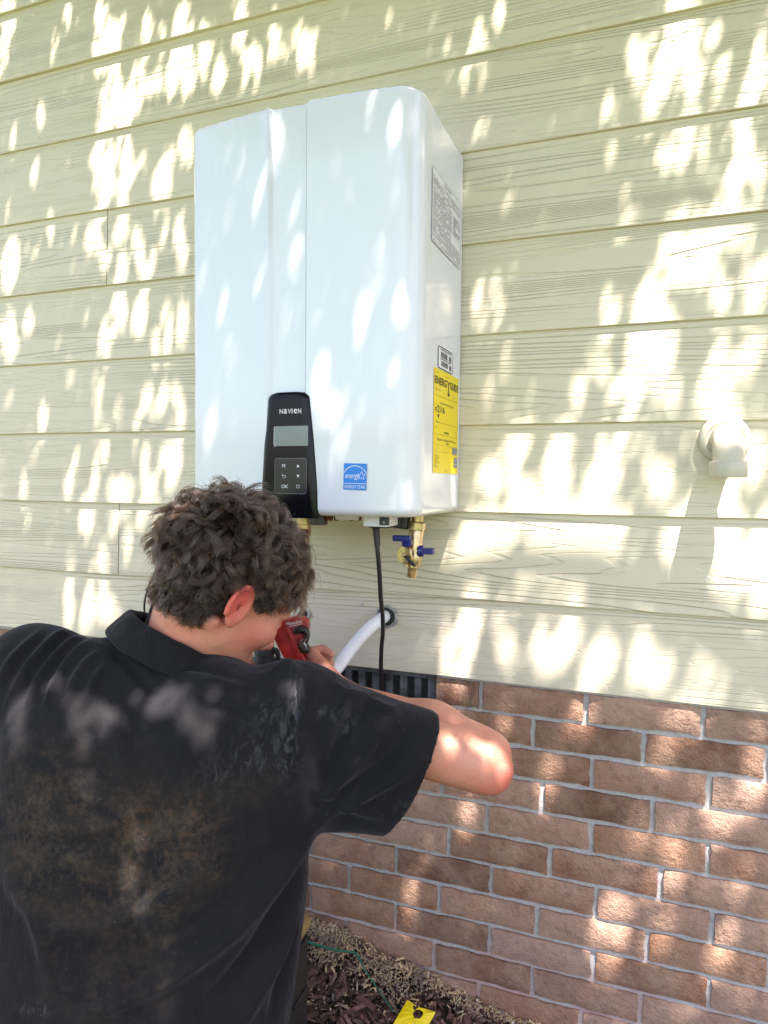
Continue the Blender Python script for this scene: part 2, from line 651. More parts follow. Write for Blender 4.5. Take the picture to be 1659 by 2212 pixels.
def rect(o, ex, ey, x0, y0, x1, y1, lift=0.0):
    o, ex, ey = np.asarray(o, float), np.asarray(ex, float), np.asarray(ey, float)
    ez = np.cross(ex, ey)
    return (np.array([o + ex * a + ey * b + ez * lift for a, b in ((x0, y0), (x1, y0), (x1, y1), (x0, y1))]), [(0, 1, 2, 3)])


def poly2(o, ex, ey, pts, lift=0.0):
    o, ex, ey = np.asarray(o, float), np.asarray(ex, float), np.asarray(ey, float)
    ez = np.cross(ex, ey)
    return (np.array([o + ex * a + ey * b + ez * lift for a, b in pts]), [tuple(range(len(pts)))])


def stroke(o, ex, ey, pts, w, closed=False, lift=0.0):
    """a flat line of width w through 2-D points"""
    pts = np.asarray(pts, float)
    n = len(pts)
    L, Rr = [], []
    for i in range(n):
        a = pts[(i - 1) % n] if (closed or i > 0) else pts[i]
        b = pts[(i + 1) % n] if (closed or i < n - 1) else pts[i]
        d = b - a
        d = d / (np.linalg.norm(d) + 1e-12)
        nn = np.array([-d[1], d[0]])
        L.append(pts[i] + nn * w / 2)
        Rr.append(pts[i] - nn * w / 2)
    o, ex, ey = np.asarray(o, float), np.asarray(ex, float), np.asarray(ey, float)
    ez = np.cross(ex, ey)
    V = np.array([o + ex * p[0] + ey * p[1] + ez * lift for p in L + Rr])
    F = []
    for i in range(n if closed else n - 1):
        j = (i + 1) % n
        F.append((i, j, n + j, n + i))
    return V, F


EX, EY, EZ = np.eye(3)
GROUND_Z = -0.705


def ground_h(x, y):
    """mulch bed rises towards the left along the wall"""
    t = np.clip((-0.10 - x) / 0.5, 0, 1)
    t = t * t * (3 - 2 * t)
    k = np.exp(-np.clip(-(y + 0.0), 0, 9) / 0.55)
    return GROUND_Z + 0.100 * t * k


# ------------------------------------------------------------------ the siding wall
LAPS = [0.001, 0.163, 0.3405, 0.5135, 0.691, 0.869, 1.049, 1.231, 1.4105, 1.5785]
while LAPS[-1] < 3.1:
    LAPS.append(LAPS[-1] + 0.178)
WX0, WX1 = -3.4, 2.6
siding = thing('siding_wall', 'cream lap siding wall of long wood grained boards above the brick base', 'wall', (0, 0, 0))


def board(x0, x1, k):
    z0 = LAPS[k]
    z1 = LAPS[k + 1] + 0.03 if k + 1 < len(LAPS) else z0 + 0.2
    n = max(2, int((x1 - x0) / 0.12))
    xs = np.linspace(x0, x1, n)
    sag = np.cumsum(rng.normal(0, 0.0004, n))
    sag -= np.linspace(sag[0], sag[-1], n)
    pr = np.cumsum(rng.normal(0, 0.0003, n))
    pr -= np.linspace(pr[0], pr[-1], n)
    V, F = [], []
    for i, x in enumerate(xs):
        dz, dy = sag[i], pr[i]
        V += [(x, 0.0005, z0 + dz), (x, -0.0078 + dy, z0 + dz), (x, -0.0088 + dy, z0 + 0.0014 + dz), (x, -0.0008, z1), (x, 0.0055, z1)]
    for i in range(n - 1):
        a, b = 5 * i, 5 * i + 5
        for j in range(5):
            q = (j + 1) % 5
            F.append((a + j, b + j, b + q, a + q))
    F.append((0, 1, 2, 3, 4))
    F.append(tuple(5 * (n - 1) + j for j in (4, 3, 2, 1, 0)))
    V = np.array(V)
    me = bpy.data.meshes.new('siding_board')
    me.from_pydata([tuple(v - np.array([x0, 0, z0])) for v in V], [], F)
    me.materials.append(M['siding'])
    bm = bmesh.new()
    bm.from_mesh(me)
    bmesh.ops.recalc_face_normals(bm, faces=bm.faces)
    bm.to_mesh(me)
    bm.free()
    o = bpy.data.objects.new('siding_board', me)
    o.location = (x0, 0, z0)
    link(o, siding)


JOINT = {5: [float(WY(231.5, 540, -0.005)[0])], 1: [float(WY(256.5, 1165, -0.005)[0])],
         0: [1.3], 2: [-2.2], 3: [-2.6], 4: [1.7], 6: [1.2], 7: [-2.0], 8: [1.9]}
for k in range(len(LAPS)):
    cuts = [WX0] + sorted(JOINT.get(k, [])) + [WX1]
    for a, b in zip(cuts[:-1], cuts[1:]):
        g0 = 0.0017 if a != WX0 else 0
        board(a + g0, b - (0.0008 if b != WX1 else 0), k)
bm = bmesh.new()
box(bm, (WX0 + 0.01, 0.0065, 0.0), (WX1 - 0.01, 0.09, LAPS[-1] + 0.19))
bobj('sheathing', bm, M['dark_gap'], siding)

# ------------------------------------------------------------------ the brick base
bricks = thing('brick_foundation', 'low brown brick foundation wall with grey mortar under the siding', 'wall', (0, 0, 0))
PITCH = 0.0634
ROWX = [-0.244, -0.140, -0.027, -0.120, -0.229, -0.103, -0.218, -0.124, -0.219, -0.132, -0.239, -0.13, -0.23, -0.14]
VENT_X0, VENT_X1, VENT_Z0 = -0.745, -0.338, -0.1920
protos = []
for s in range(10):
    bm = bmesh.new()
    nx, nz = 9, 4
    grid = []
    for j in range(nz + 1):
        row = []
        for i in range(nx + 1):
            x, z = i / nx, j / nz
            e = min(x * 0.193, (1 - x) * 0.193, z * 0.0535, (1 - z) * 0.0535)
            y = -0.0015 * min(1, e / 0.012) - 0.0022 * min(1, e / 0.003) + random.uniform(-0.0009, 0.0007)
            jx = random.uniform(-0.0018, 0.0018) if i in (0, nx) else 0
            jz = random.uniform(-0.0016, 0.0016) if j in (0, nz) else 0
            row.append(bm.verts.new((x + jx / 0.193, y, z * 0.0535 + jz)))
        grid.append(row)
    for j in range(nz):
        for i in range(nx):
            bm.faces.new((grid[j][i], grid[j][i + 1], grid[j + 1][i + 1], grid[j + 1][i]))
    ring = grid[0] + [grid[j][nx] for j in range(1, nz + 1)] + grid[nz][-2::-1] + [grid[j][0] for j in range(nz - 1, 0, -1)]
    back = [bm.verts.new((v.co.x, 0.02, v.co.z)) for v in ring]
    for i in range(len(ring)):
        j = (i + 1) % len(ring)
        bm.faces.new((ring[j], ring[i], back[i], back[j]))
    bmesh.ops.recalc_face_normals(bm, faces=bm.faces)
    me = bpy.data.meshes.new('brick')
    bm.to_mesh(me)
    bm.free()
    me.materials.append(M['brick'])
    me.polygons.foreach_set('use_smooth', [True] * len(me.polygons))
    me.set_sharp_from_angle(angle=R(50))
    protos.append(me)
BX0, BX1 = -1.75, 0.95
for r in range(13):
    zt = -0.0055 - PITCH * r
    zb = zt - 0.0535
    x = ROWX[r]
    while x > BX0:
        x -= 0.2035
    while x < BX1:
        a, b = x + 0.005, x + 0.2035 - 0.005
        segs = [(a, b)]
        if zt > VENT_Z0:
            segs = []
            if a < VENT_X0:
                segs.append((a, min(b, VENT_X0)))
            if b > VENT_X1:
                segs.append((max(a, VENT_X1), b))
        for sa, sb in segs:
            if sb - sa < 0.02:
                continue
            o = bpy.data.objects.new('brick', protos[random.randrange(10)])
            o.location = (sa, 0.001 + random.uniform(-0.0012, 0.0008), zb)
            o.scale = (sb - sa, 1, 1)
            o.rotation_euler = (0, random.uniform(-0.004, 0.004), 0)
            link(o, bricks)
        x += 0.2035
# mortar bed behind the joints, with the hole for the vent
V, F = [], []
xs = [WX0, VENT_X0, VENT_X1, WX1]
zs = [-0.95, VENT_Z0, -0.0005]
nsub = 60


def mortar_rect(bm, x0, x1, z0, z1):
    box(bm, (x0, 0.0062, z0), (x1, 0.09, z1))


bm = bmesh.new()
mortar_rect(bm, WX0, VENT_X0, VENT_Z0, -0.0005)
mortar_rect(bm, VENT_X1, WX1, VENT_Z0, -0.0005)
mortar_rect(bm, WX0, WX1, -1.0, VENT_Z0)
bobj('mortar', bm, M['mortar'], bricks)
bm = bmesh.new()
box(bm, (VENT_X1 + 0.001, 0.001, -0.0052), (WX1, 0.02, -0.0006))
box(bm, (WX0, 0.001, -0.0052), (VENT_X0 - 0.001, 0.02, -0.0006))
bobj('mortar', bm, M['mortar'], bricks)

# ------------------------------------------------------------------ ground sheet
gx = np.concatenate([[-60, -25, -10, -5, -3], np.linspace(-2.0, 1.4, 69), [2, 3, 5, 10, 25, 60]])
gy = np.concatenate([[-90, -40, -18, -8, -4, -2.6], np.linspace(-2.0, 0.03, 42), [0.06]])
V = []
for y in gy:
    for x in gx:
        V.append((x, y, float(ground_h(x, y)) - 0.012 + (random.uniform(-0.004, 0.004) if -2 < x < 1.4 and y > -2 else 0)))
nx = len(gx)
F = [(j * nx + i, j * nx + i + 1, (j + 1) * nx + i + 1, (j + 1) * nx + i) for j in range(len(gy) - 1) for i in range(nx - 1)]
g = obj('ground', V, F, M['ground'], smooth=True)
g['kind'] = 'structure'


# ------------------------------------------------------------------ the tree whose leaves dapple the wall
def uv_of(P):
    """where the sun ray through P meets the plane y = 0 (u along the wall, v up)"""
    P = np.asarray(P, float)
    t = P[..., 1] / SUN_TO[1]
    Q = P - t[..., None] * SUN_TO
    return Q[..., 0], Q[..., 2]


WALL_GAPS = """20,35,18,32 8,105,10,32 115,110,5,28 145,20,6,16 235,70,34,62 212,120,14,20 320,50,14,48 350,70,12,46 390,50,16,50
250,225,48,56 300,180,24,34 350,165,30,44 400,150,16,40 445,110,12,36 470,165,11,34 550,130,22,36 600,90,18,40 645,75,13,44 670,115,8,34 520,40,16,34
88,245,5,22 240,330,36,30 236,410,34,42 300,350,16,34 360,360,11,42 400,320,10,28 75,370,5,22 350,400,16,24 30,300,5,20
205,505,16,30 225,560,8,46 300,525,10,44 355,510,10,30 385,500,7,26 20,575,16,52 320,575,12,36 260,495,16,14 265,580,6,30 110,480,5,18 395,560,8,26
20,720,22,60 247,700,8,40 226,733,10,50 186,706,8,40 263,673,8,24 300,690,12,36 335,740,9,30 360,700,10,44 395,690,8,40 60,690,6,26
22,854,5,18 211,840,6,14 214,904,9,32 255,890,6,18 361,870,17,36 369,918,16,16 292,915,7,18 389,885,7,28 92,904,5,22 320,850,8,26 150,800,5,20
167,993,9,16 225,973,7,26 205,1023,7,32 308,990,8,22 367,979,20,32 294,960,5,12 372,1029,10,22 314,1037,10,28 272,1065,14,22 239,1065,11,22 50,1051,4,14 330,1068,7,22 147,1050,5,20 75,975,5,16
192,1115,13,22 236,1118,11,32 194,1168,10,28 222,1176,9,38 194,1218,16,14 308,1120,7,18 342,1123,7,22 153,1223,7,14 275,1170,5,28 222,1223,13,12 60,1130,4,22
189,1300,11,46 150,1307,6,46 222,1307,9,36 244,1330,7,24 189,1345,9,14
1029,90,12,36 1084,30,15,26 969,110,5,28 1004,155,16,13 1044,165,8,28 1049,270,4,14 950,20,8,26
1479,100,50,50 1454,165,48,50 1404,240,18,26 1469,8,22,11 1549,50,16,28 1639,190,12,42 1649,40,9,28 1314,250,8,22 1380,140,12,40 1560,150,14,40
1419,340,30,40 1474,300,22,26 1359,455,17,32 1609,290,17,40 1589,390,17,46 1639,410,13,54 1321,320,8,22 1530,330,10,30
1459,540,34,54 1419,615,26,36 1319,670,19,46 1404,670,42,30 1519,545,21,46 1619,625,22,54 1604,490,34,13 1034,640,9,22 1044,690,8,18 1069,605,6,18 1079,665,7,22 1560,640,14,40
1304,770,17,54 1449,765,34,54 1554,775,27,46 1369,740,26,17 1350,850,40,34 1440,840,30,40 1530,870,26,28 1620,760,16,40 1250,850,12,36 1100,770,6,28 1060,850,8,26
1120,960,22,28 1200,1000,27,54 1300,1000,44,54 1420,1020,50,44 1480,960,17,34 1630,1000,18,60 1060,1040,20,30 1120,1060,26,30 1380,950,26,24
1030,1190,44,70 1010,1270,40,40 1120,1200,54,70 1130,1270,40,30 1220,1230,50,64 1320,1220,52,64 1400,1280,50,44 1560,1250,36,56 1640,1220,17,54 1470,1170,30,30
1080,1390,34,50 1180,1400,34,44 1290,1420,34,30 1400,1440,40,30 1560,1450,70,42 1640,1460,20,40 980,1420,22,34 1010,1350,24,26"""
BRICK_GAPS = """992,1494,13,22 1083,1567,11,26 1237,1578,34,17 1009,1760,12,26 1251,1539,18,22 1479,1564,34,17 1447,1634,25,22 1633,1662,17,22 1626,1711,14,24
1552,1777,26,26 1370,1830,17,26 1444,1851,13,22 1468,1907,20,22 1395,1914,17,17 1325,1984,26,26 1307,2033,26,26 1325,2078,25,22 1430,2033,26,17 890,1924,8,20 925,1861,8,20 883,1980,7,14 1180,1700,14,26 1600,1900,20,30 1560,2060,24,30 1640,1560,16,20"""
FRONT_GAPS = """444,460,8,36 493,452,6,40 596,276,5,16 591,357,4,14 637,562,9,20 862,235,6,18 854,327,5,14 802,239,4,18 820,551,10,26 805,500,8,18 807,620,11,22 871,617,12,36
480,620,4,26 552,635,6,30 500,770,8,44 690,830,13,52 780,700,9,34 695,857,14,36 741,849,8,24 775,889,8,18 723,973,8,28 718,900,7,14 885,1013,16,36 640,440,4,18 560,420,4,20 455,900,8,40 850,780,8,30 760,420,5,20"""
BACK_GAPS = """195,1561,30,36 249,1592,16,36 391,1539,80,24 462,1516,22,18 413,1614,20,30 453,1596,20,17 36,1503,12,36 58,1454,10,24 164,1632,24,16 195,1774,16,16 289,2023,13,32
329,1947,10,18 306,1903,20,26 448,1658,13,13 373,1467,13,13 413,1490,20,10 666,1698,9,18 302,2089,13,11 40,1605,12,20 90,1400,30,14 640,1470,14,14"""
ARM_GAPS = "971,1600,9,16 1068,1623,22,26 1025,1588,11,11 1084,1674,12,16"
HAIR_GAPS = "416,1098,16,22 380,1160,10,26 440,1150,10,14 360,1230,8,14"


def gap_list(txt, fn):
    out = []
    for tok in txt.split():
        x, y, rx, ry = [float(q) for q in tok.split(',')]
        c = uv_of(fn(x, y))
        a = uv_of(fn(x + rx, y))
        b = uv_of(fn(x, y + ry))
        ru = max(abs(float(a[0] - c[0])), 0.004)
        rv = max(abs(float(b[1] - c[1])), 0.012)
        out.append((float(c[0]), float(c[1]), ru, rv))
    return out


WALL_GAPS += ' 1560,985,60,70 1545,1150,60,80 1080,1190,95,70 1250,1200,120,70'
GAPS = (gap_list(WALL_GAPS, lambda x, y: WY(x, y, -0.006)) + gap_list(BRICK_GAPS, lambda x, y: WY(x, y, 0.0)) +
        [(a, b, c * 0.42, d * 0.50) for a, b, c, d in gap_list(FRONT_GAPS, lambda x, y: WY(x, y, -0.266))] + [(a, b, c * 1.45, d * 1.35) for a, b, c, d in gap_list(BACK_GAPS, lambda x, y: WD(x, y, 0.865))] +
        gap_list(ARM_GAPS, lambda x, y: WD(x, y, 0.92)) + gap_list(HAIR_GAPS, lambda x, y: WD(x, y, 0.93)))
GAPS = np.array(GAPS)


def shade_at(u, v):
    """how densely the crown is leafed over a place on the wall (1 = closed)"""
    s = np.full_like(u, 0.97)
    right = np.clip((u + 0.05) / 0.35, 0, 1)
    s = s - 0.36 * right
    low = np.clip((0.36 - v) / 0.06, 0, 1) * np.clip((v + 0.02) / 0.04, 0, 1) * np.clip((u + 0.40) / 0.06, 0, 1)
    s = s - 0.48 * low
    s = s - 0.14 * np.clip(-v / 0.05, 0, 1) * np.clip((u + 0.3) / 0.1, 0, 1) * np.clip((v + 0.75) / 0.1, 0, 1)
    return s


def vnoise(P, sc, seed):
    """cheap smooth value noise"""
    r2 = np.random.default_rng(seed)
    tab = r2.uniform(-1, 1, (32, 32, 32))
    q = P * sc
    i = np.floor(q).astype(int)
    f = q - i
    f = f * f * (3 - 2 * f)
    out = 0
    for a in (0, 1):
        for b in (0, 1):
            for c in (0, 1):
                w = (f[:, 0] if a else 1 - f[:, 0]) * (f[:, 1] if b else 1 - f[:, 1]) * (f[:, 2] if c else 1 - f[:, 2])
                out = out + w * tab[(i[:, 0] + a) % 32, (i[:, 1] + b) % 32, (i[:, 2] + c) % 32]
    return out


def make_leaves(n, thin):
    u = rng.uniform(-2.7, 1.25, n)
    v = rng.uniform(-3.3, 2.3, n)
    # keep the boughs above and behind the viewer: low rays are shaded from farther up
    zmin = np.interp(v, [-1.3, -0.5], [1.85, 2.50])
    t0 = np.maximum(1.0, (zmin - v) / SUN_TO[2])
    for _ in range(40):
        Q = np.stack([u, np.zeros(n), v], 1) + t0[:, None] * SUN_TO - CAM_C
        dep = Q @ CAM_F
        inside = (dep > -0.05) & (np.abs(Q @ CAM_R) < 0.75 * dep + 0.35) & (Q @ CAM_U < 0.95 * dep + 0.12)
        t0 = np.where(inside, t0 + 0.12, t0)
    t = t0 + rng.uniform(0, 0.8, n)
    ln = rng.uniform(0.018, 0.036, n)
    P = np.stack([u, np.zeros(n), v], 1) + t[:, None] * SUN_TO
    # perpendicular distance to every gap, in units of the gap
    keep = rng.uniform(0, 1, n) < shade_at(u, v)
    # ragged edges and stray leaves inside the openings
    Z0 = np.zeros(n)
    wob = 1.0 + 0.85 * vnoise(np.stack([u, v * 0.36, Z0], 1), 26, 21) + 0.55 * vnoise(np.stack([u, v * 0.30, Z0], 1), 60, 22)
    stray = rng.uniform(0, 1, n) < 0.035
    sv = 0.31
    for gu, gv, ru, rv in GAPS:
        m = ln * 0.22
        d = ((u - gu) / (ru + m)) ** 2 + ((v - gv) / (rv + m / sv)) ** 2
        keep &= ~((d < wob) & ~stray)
    return P[keep], ln[keep]


def leaf_mesh(P, ln):
    n = len(P)
    a = rng.normal(size=(n, 3)) + np.array([0, 0, -0.5])
    a /= np.linalg.norm(a, axis=1, keepdims=True)
    nn = rng.normal(size=(n, 3)) * 0.55 + SUN_TO
    b = np.cross(nn, a)
    b /= np.linalg.norm(b, axis=1, keepdims=True)
    nn = np.cross(a, b)
    w = ln * rng.uniform(0.38, 0.55, n)
    L = ln[:, None]
    W = w[:, None]
    pts = np.stack([P - a * L * 0.5, P - a * L * 0.12 + b * W * 0.5, P + a * L * 0.5 - nn * L * 0.12,
                    P - a * L * 0.12 - b * W * 0.5, P - a * L * 0.10 - nn * W * 0.18], 1).reshape(-1, 3)
    base = (np.arange(n) * 5)[:, None]
    f = np.concatenate([base + np.array([[0, 1, 4]]), base + np.array([[1, 2, 4]]), base + np.array([[2, 3, 4]]), base + np.array([[3, 0, 4]])])
    return pts, f


def fast_mesh(name, V, F, mat, parent=None, smooth=False):
    """F: (n, k) integer array"""
    me = bpy.data.meshes.new(name)
    off = np.array(wloc(parent)) if parent is not None else np.zeros(3)
    V = np.asarray(V, np.float32) - off.astype(np.float32)
    F = np.asarray(F, np.int32)
    k = F.shape[1]
    me.vertices.add(len(V))
    me.vertices.foreach_set('co', V.ravel())
    me.loops.add(F.size)
    me.loops.foreach_set('vertex_index', F.ravel())
    me.polygons.add(len(F))
    me.polygons.foreach_set('loop_start', np.arange(0, F.size, k, dtype=np.int32))
    me.polygons.foreach_set('use_smooth', np.full(len(F), bool(smooth)))
    me.update(calc_edges=True)
    me.materials.append(mat)
    o = bpy.data.objects.new(name, me)
    link(o, parent)
    return o


tree_base = np.array([3.3, -3.3, GROUND_Z - 0.02])
tree = thing('shade_tree', 'leafy green tree overhead that dapples the cream wall with shade', 'tree', tuple(tree_base))
bm = bmesh.new()
tube(bm, [tree_base + np.array(q) for q in ((0, 0, -0.2), (0.02, 0.03, 0.9), (-0.15, 0.1, 2.0), (-0.3, 0.3, 3.2), (-0.2, 0.4, 4.6), (-0.4, 0.5, 6.0))],
     [0.17, 0.13, 0.11, 0.09, 0.06, 0.025], n=14)
bobj('trunk', bm, M['bark'], tree, True)
fork = tree_base + np.array([-0.25, 0.25, 2.9])
LIMBS = [((2.4, -2.2, 3.3), (1.6, -1.4, 3.6), (0.9, -1.2, 3.75), (0.1, -1.3, 3.7)),
         ((2.6, -2.4, 3.9), (1.9, -1.8, 4.6), (1.2, -1.2, 5.0), (0.5, -1.0, 5.2)),
         ((2.6, -3.2, 3.6), (1.6, -3.0, 4.2), (0.6, -2.6, 4.5), (-0.4, -2.2, 4.6)),
         ((3.6, -3.0, 3.8), (4.4, -3.0, 4.6), (5.0, -3.2, 5.2), (5.4, -3.4, 5.4)),
         ((3.0, -4.2, 3.8), (2.8, -5.0, 4.8), (2.8, -5.6, 5.4), (2.6, -6.0, 5.6))]
twig_pts = []
for L in LIMBS:
    pts = [fork] + [np.array(q) for q in L]
    bm = bmesh.new()
    tube(bm, pts, [0.06, 0.045, 0.03, 0.02, 0.008], n=8)
    bobj('branch', bm, M['bark'], tree, True)
    twig_pts += [p for p in smooth_path(pts, 6)[6:]]
LP, LL = make_leaves(370000, 0)
v1, f1 = leaf_mesh(LP, LL)
# the rest of the crown, well away from the light that reaches the wall in view
twig_pts = np.array(twig_pts)
cc = twig_pts[rng.integers(0, len(twig_pts), 900)] + rng.normal(0, 0.55, (900, 3))
P2 = (cc[:, None, :] + rng.normal(0, 0.13, (900, 16, 3))).reshape(-1, 3)
uu, vv = uv_of(P2)
P2 = P2[((uu > 1.35) | (uu < -2.8) | (vv > 2.45) | (vv < -3.4)) & (P2[:, 2] > 1.6)]
v2, f2 = leaf_mesh(P2, rng.uniform(0.05, 0.09, len(P2)))
fast_mesh('crown', np.vstack([v1, v2]), np.vstack([f1, f2 + len(v1)]), M['leaf'], tree)
print('leaves', len(LP), len(P2))

# ------------------------------------------------------------------ the wall-hung water heater
HX0, HX1 = -0.756, -0.296
HZ0, HZ1 = 0.338, 1.050
heater = thing('water_heater', 'tall glossy white tankless water heater hung on the cream siding wall', 'water heater', (-0.53, -0.01, HZ0))


def arc(cx, cy, r, a0, a1, n):
    return [(cx + r * math.cos(R(a0 + (a1 - a0) * i / n)), cy + r * math.sin(R(a0 + (a1 - a0) * i / n))) for i in range(n + 1)]


CREASE0, CREASE1, STEP0, STEP1 = -0.583, -0.572, -0.5120, -0.5090


def front_y(x):
    """front skin of the cover: crowned, a soft crease left of the middle and a small step right of it"""
    x = np.asarray(x, float)
    yl = np.interp(x, [-0.756, -0.74, -0.70, -0.65, -0.61, -0.594, CREASE0, -0.5805, -0.5765, CREASE1, -0.5128, STEP0, -0.5105, STEP1, -0.5078, -0.45, -0.40, -0.36, -0.34],
                   [-0.2500, -0.2525, -0.2585, -0.2640, -0.2680, -0.2702, -0.2738, -0.2722, -0.2662, -0.2634, -0.2625, -0.2605, -0.2598, -0.2650, -0.2700, -0.2692, -0.2665, -0.2630, -0.2600])
    return yl


prof = [(-0.752, 0.0), (-0.752, -0.05), (-0.756, -0.12), (-0.757, -0.20)]
prof += [(-0.757 + 0.022 - 0.022 * math.cos(R(a)), -0.2315 - 0.0215 * math.sin(R(a))) for a in (0, 18, 36, 54, 72)]
prof += [(x, float(front_y(x))) for x in (-0.728, -0.715, -0.70, -0.68, -0.66, -0.64, -0.62, -0.605, -0.594, CREASE0, -0.5805, -0.5765, CREASE1, -0.56, -0.545, -0.53, -0.52,
                                          -0.5128, STEP0, -0.5105, STEP1, -0.5078, -0.50, -0.48, -0.46, -0.44, -0.42, -0.40, -0.385, -0.372)]
prof += [(-0.357 + 0.048 * math.cos(R(a)), -0.214 + 0.048 * math.sin(R(a))) for a in (-90, -78, -66, -54, -42, -30, -18, -8, 0)]
prof += [(-0.3075, -0.18), (-0.304, -0.12), (-0.300, -0.06), (HX1, 0.0)]
prof = np.array(prof)
tn = np.gradient(prof, axis=0)
tn /= np.linalg.norm(tn, axis=1, keepdims=True)
nrm = np.stack([tn[:, 1], -tn[:, 0]], 1)          # outward
if nrm[len(nrm) // 2][1] > 0:
    nrm = -nrm
for _ in range(5):
    nrm[1:-1] = 0.25 * nrm[:-2] + 0.5 * nrm[1:-1] + 0.25 * nrm[2:]
    nrm /= np.linalg.norm(nrm, axis=1, keepdims=True)
levels = []
rt, rb = 0.016, 0.030
for a in (0, 15, 30, 45, 60, 75, 90):
    levels.append((HZ0 + rb * (1 - math.sin(R(a))) * 0.5, rb * (1 - math.cos(R(90 - a))) if False else rb * (1 - math.cos(R(a))) * 0 + rb * 0.7 * (1 - math.sin(R(a)))))
levels = [(HZ0 + 0.5 * rb * (1 - math.cos(R(a))), 0.6 * rb * (1 - math.sin(R(a)))) for a in (0, 15, 30, 45, 60, 75, 90)]
levels += [(HZ0 + 0.2, 0.0), (HZ0 + 0.45, 0.0)]
levels += [(HZ1 - rt + rt * math.sin(R(a)), rt * (1 - math.cos(R(a)))) for a in (0, 15, 30, 45, 60, 75, 90)]
V, F = [], []
m = len(prof)
for z, ins in levels:
    q = prof - nrm * ins
    q[0, 1] = q[-1, 1] = -0.010
    for p in q:
        V.append((p[0], p[1], z))
for i in range(len(levels) - 1):
    for j in range(m - 1):
        a = i * m + j
        F.append((a, a + 1, a + m + 1, a + m))
    F.append((i * m + m - 1, i * m, i * m + m, i * m + 2 * m - 1))
F.append(tuple(range(m))[::-1])
F.append(tuple(range((len(levels) - 1) * m, len(levels) * m)))
cover = obj('cover', V, F, M['heater'], heater, smooth=True)
cover.data.set_sharp_from_angle(angle=R(38))
bm = bmesh.new()
box(bm, (-0.70, -0.010, 1.050), (-0.36, -0.0092, 1.075), 0)
box(bm, (-0.68, -0.0105, 1.0), (-0.38, -0.0085, 1.045), 0)
bobj('wall_bracket', bm, M['steel'], heater)


# control panel: tapered black shield lying on the front skin
def panel_edges(z):
    t = np.clip((z - 0.3315) / (0.553 - 0.3315), 0, 1)
    xl = np.interp(t, [0, 0.25, 0.6, 1.0], [-0.5935, -0.5935, -0.590, -0.5805])
    xr = np.interp(t, [0, 0.25, 0.6, 1.0], [-0.4835, -0.4850, -0.4915, -0.5015])
    return float(xl), float(xr)


rows = []
PZ0, PZ1 = 0.3335, 0.553
zz = list(np.linspace(PZ0, PZ1 - 0.012, 14)) + [PZ1 - 0.009, PZ1 - 0.006, PZ1 - 0.0035, PZ1 - 0.0015, PZ1]
nu = 22
for z in zz:
    xl, xr = panel_edges(z)
    k = max(0, (z - (PZ1 - 0.012)) / 0.012)
    ins = 0.012 * (1 - math.sqrt(max(0, 1 - k * k)))
    xl += ins
    xr -= ins
    row = []
    for i in range(nu + 1):
        s = i / nu
        x = xl + (xr - xl) * s
        edge = min(s, 1 - s) * (xr - xl)
        b = min(1, edge / 0.013)
        y = -0.2693 - 0.0070 * math.sin(b * math.pi / 2) - 0.001
        if z > PZ1 - 0.012:
            y += 0.0035 * k * k
        if z < PZ0 + 0.02:
            y += 0.004 * ((PZ0 + 0.02 - z) / 0.02) ** 2
        row.append((x, y, z))
    rows.append(row)
V = [p for r in rows for p in r]
F = [(j * (nu + 1) + i, j * (nu + 1) + i + 1, (j + 1) * (nu + 1) + i + 1, (j + 1) * (nu + 1) + i) for j in range(len(rows) - 1) for i in range(nu)]
# skirt back to the skin
n0 = len(V)
loop = [i for i in range(nu + 1)] + [j * (nu + 1) + nu for j in range(1, len(rows))] + [(len(rows) - 1) * (nu + 1) + i for i in range(nu - 1, -1, -1)] + [j * (nu + 1) for j in range(len(rows) - 2, 0, -1)]
for i in loop:
    x, y, z = V[i]
    V.append((x, -0.258, z))
for k in range(len(loop)):
    F.append((loop[(k + 1) % len(loop)], loop[k], n0 + k, n0 + (k + 1) % len(loop)))
F.append(tuple(range(n0, n0 + len(loop))))
panel = obj('control_panel', V, F, M['black_gloss'], heater, smooth=True)
panel.data.set_sharp_from_angle(angle=R(50))
PY = -0.2775


def PP(px, py):
    w = WY(px, py, PY)
    return float(w[0]), float(w[2])


def rrect(x0, z0, x1, z1, r, n=5):
    pts = []
    for cx, cz, a in ((x1 - r, z0 + r, -90), (x1 - r, z1 - r, 0), (x0 + r, z1 - r, 90), (x0 + r, z0 + r, 180)):
        pts += [(cx + r * math.cos(R(a + 90 * i / n)), cz + r * math.sin(R(a + 90 * i / n))) for i in range(n + 1)]
    return pts


O = np.array([0, PY, 0.0])
x0, z1 = PP(592.5, 921)
x1, z0 = PP(665.5, 963)
v, f = poly2(O, EX, EZ, rrect(x0, z0, x1, z1, 0.0015, 2), 0.0003)
scr = obj('display_screen', v, f, M['lcd'], panel)
v, f = stroke(O, EX, EZ, [(x0 + 0.0003, z1 - 0.001), (x0 - 0.0004, z0 + 0.004), (x0 + 0.0008, z0 - 0.0002), (x0 + 0.0024, z0 - 0.0006)], 0.0007, lift=0.0006)
obj('screen_edge', v, f, M['ink_white'], scr)
x0, z1 = PP(594, 990)
x1, z0 = PP(662, 1067)
rr = rrect(x0, z0, x1, z1, 0.004)
v, f = poly2(O, EX, EZ, rr, 0.0003)
pad = obj('key_pad', v, f, M['key'], panel)
v, f = stroke(O, EX, EZ, rr, 0.0005, True, 0.0006)
obj('key_pad_outline', v, f, M['ink_grey'], pad)


def put_text(name, body, px, py, h_px, mat, parent, plane_y, **kw):
    a = WY(px, py, plane_y)
    b = WY(px, py - h_px, plane_y)
    size = float(b[2] - a[2]) / 0.72
    return text(name, body, size, a, EX, EZ, mat, parent, **kw)


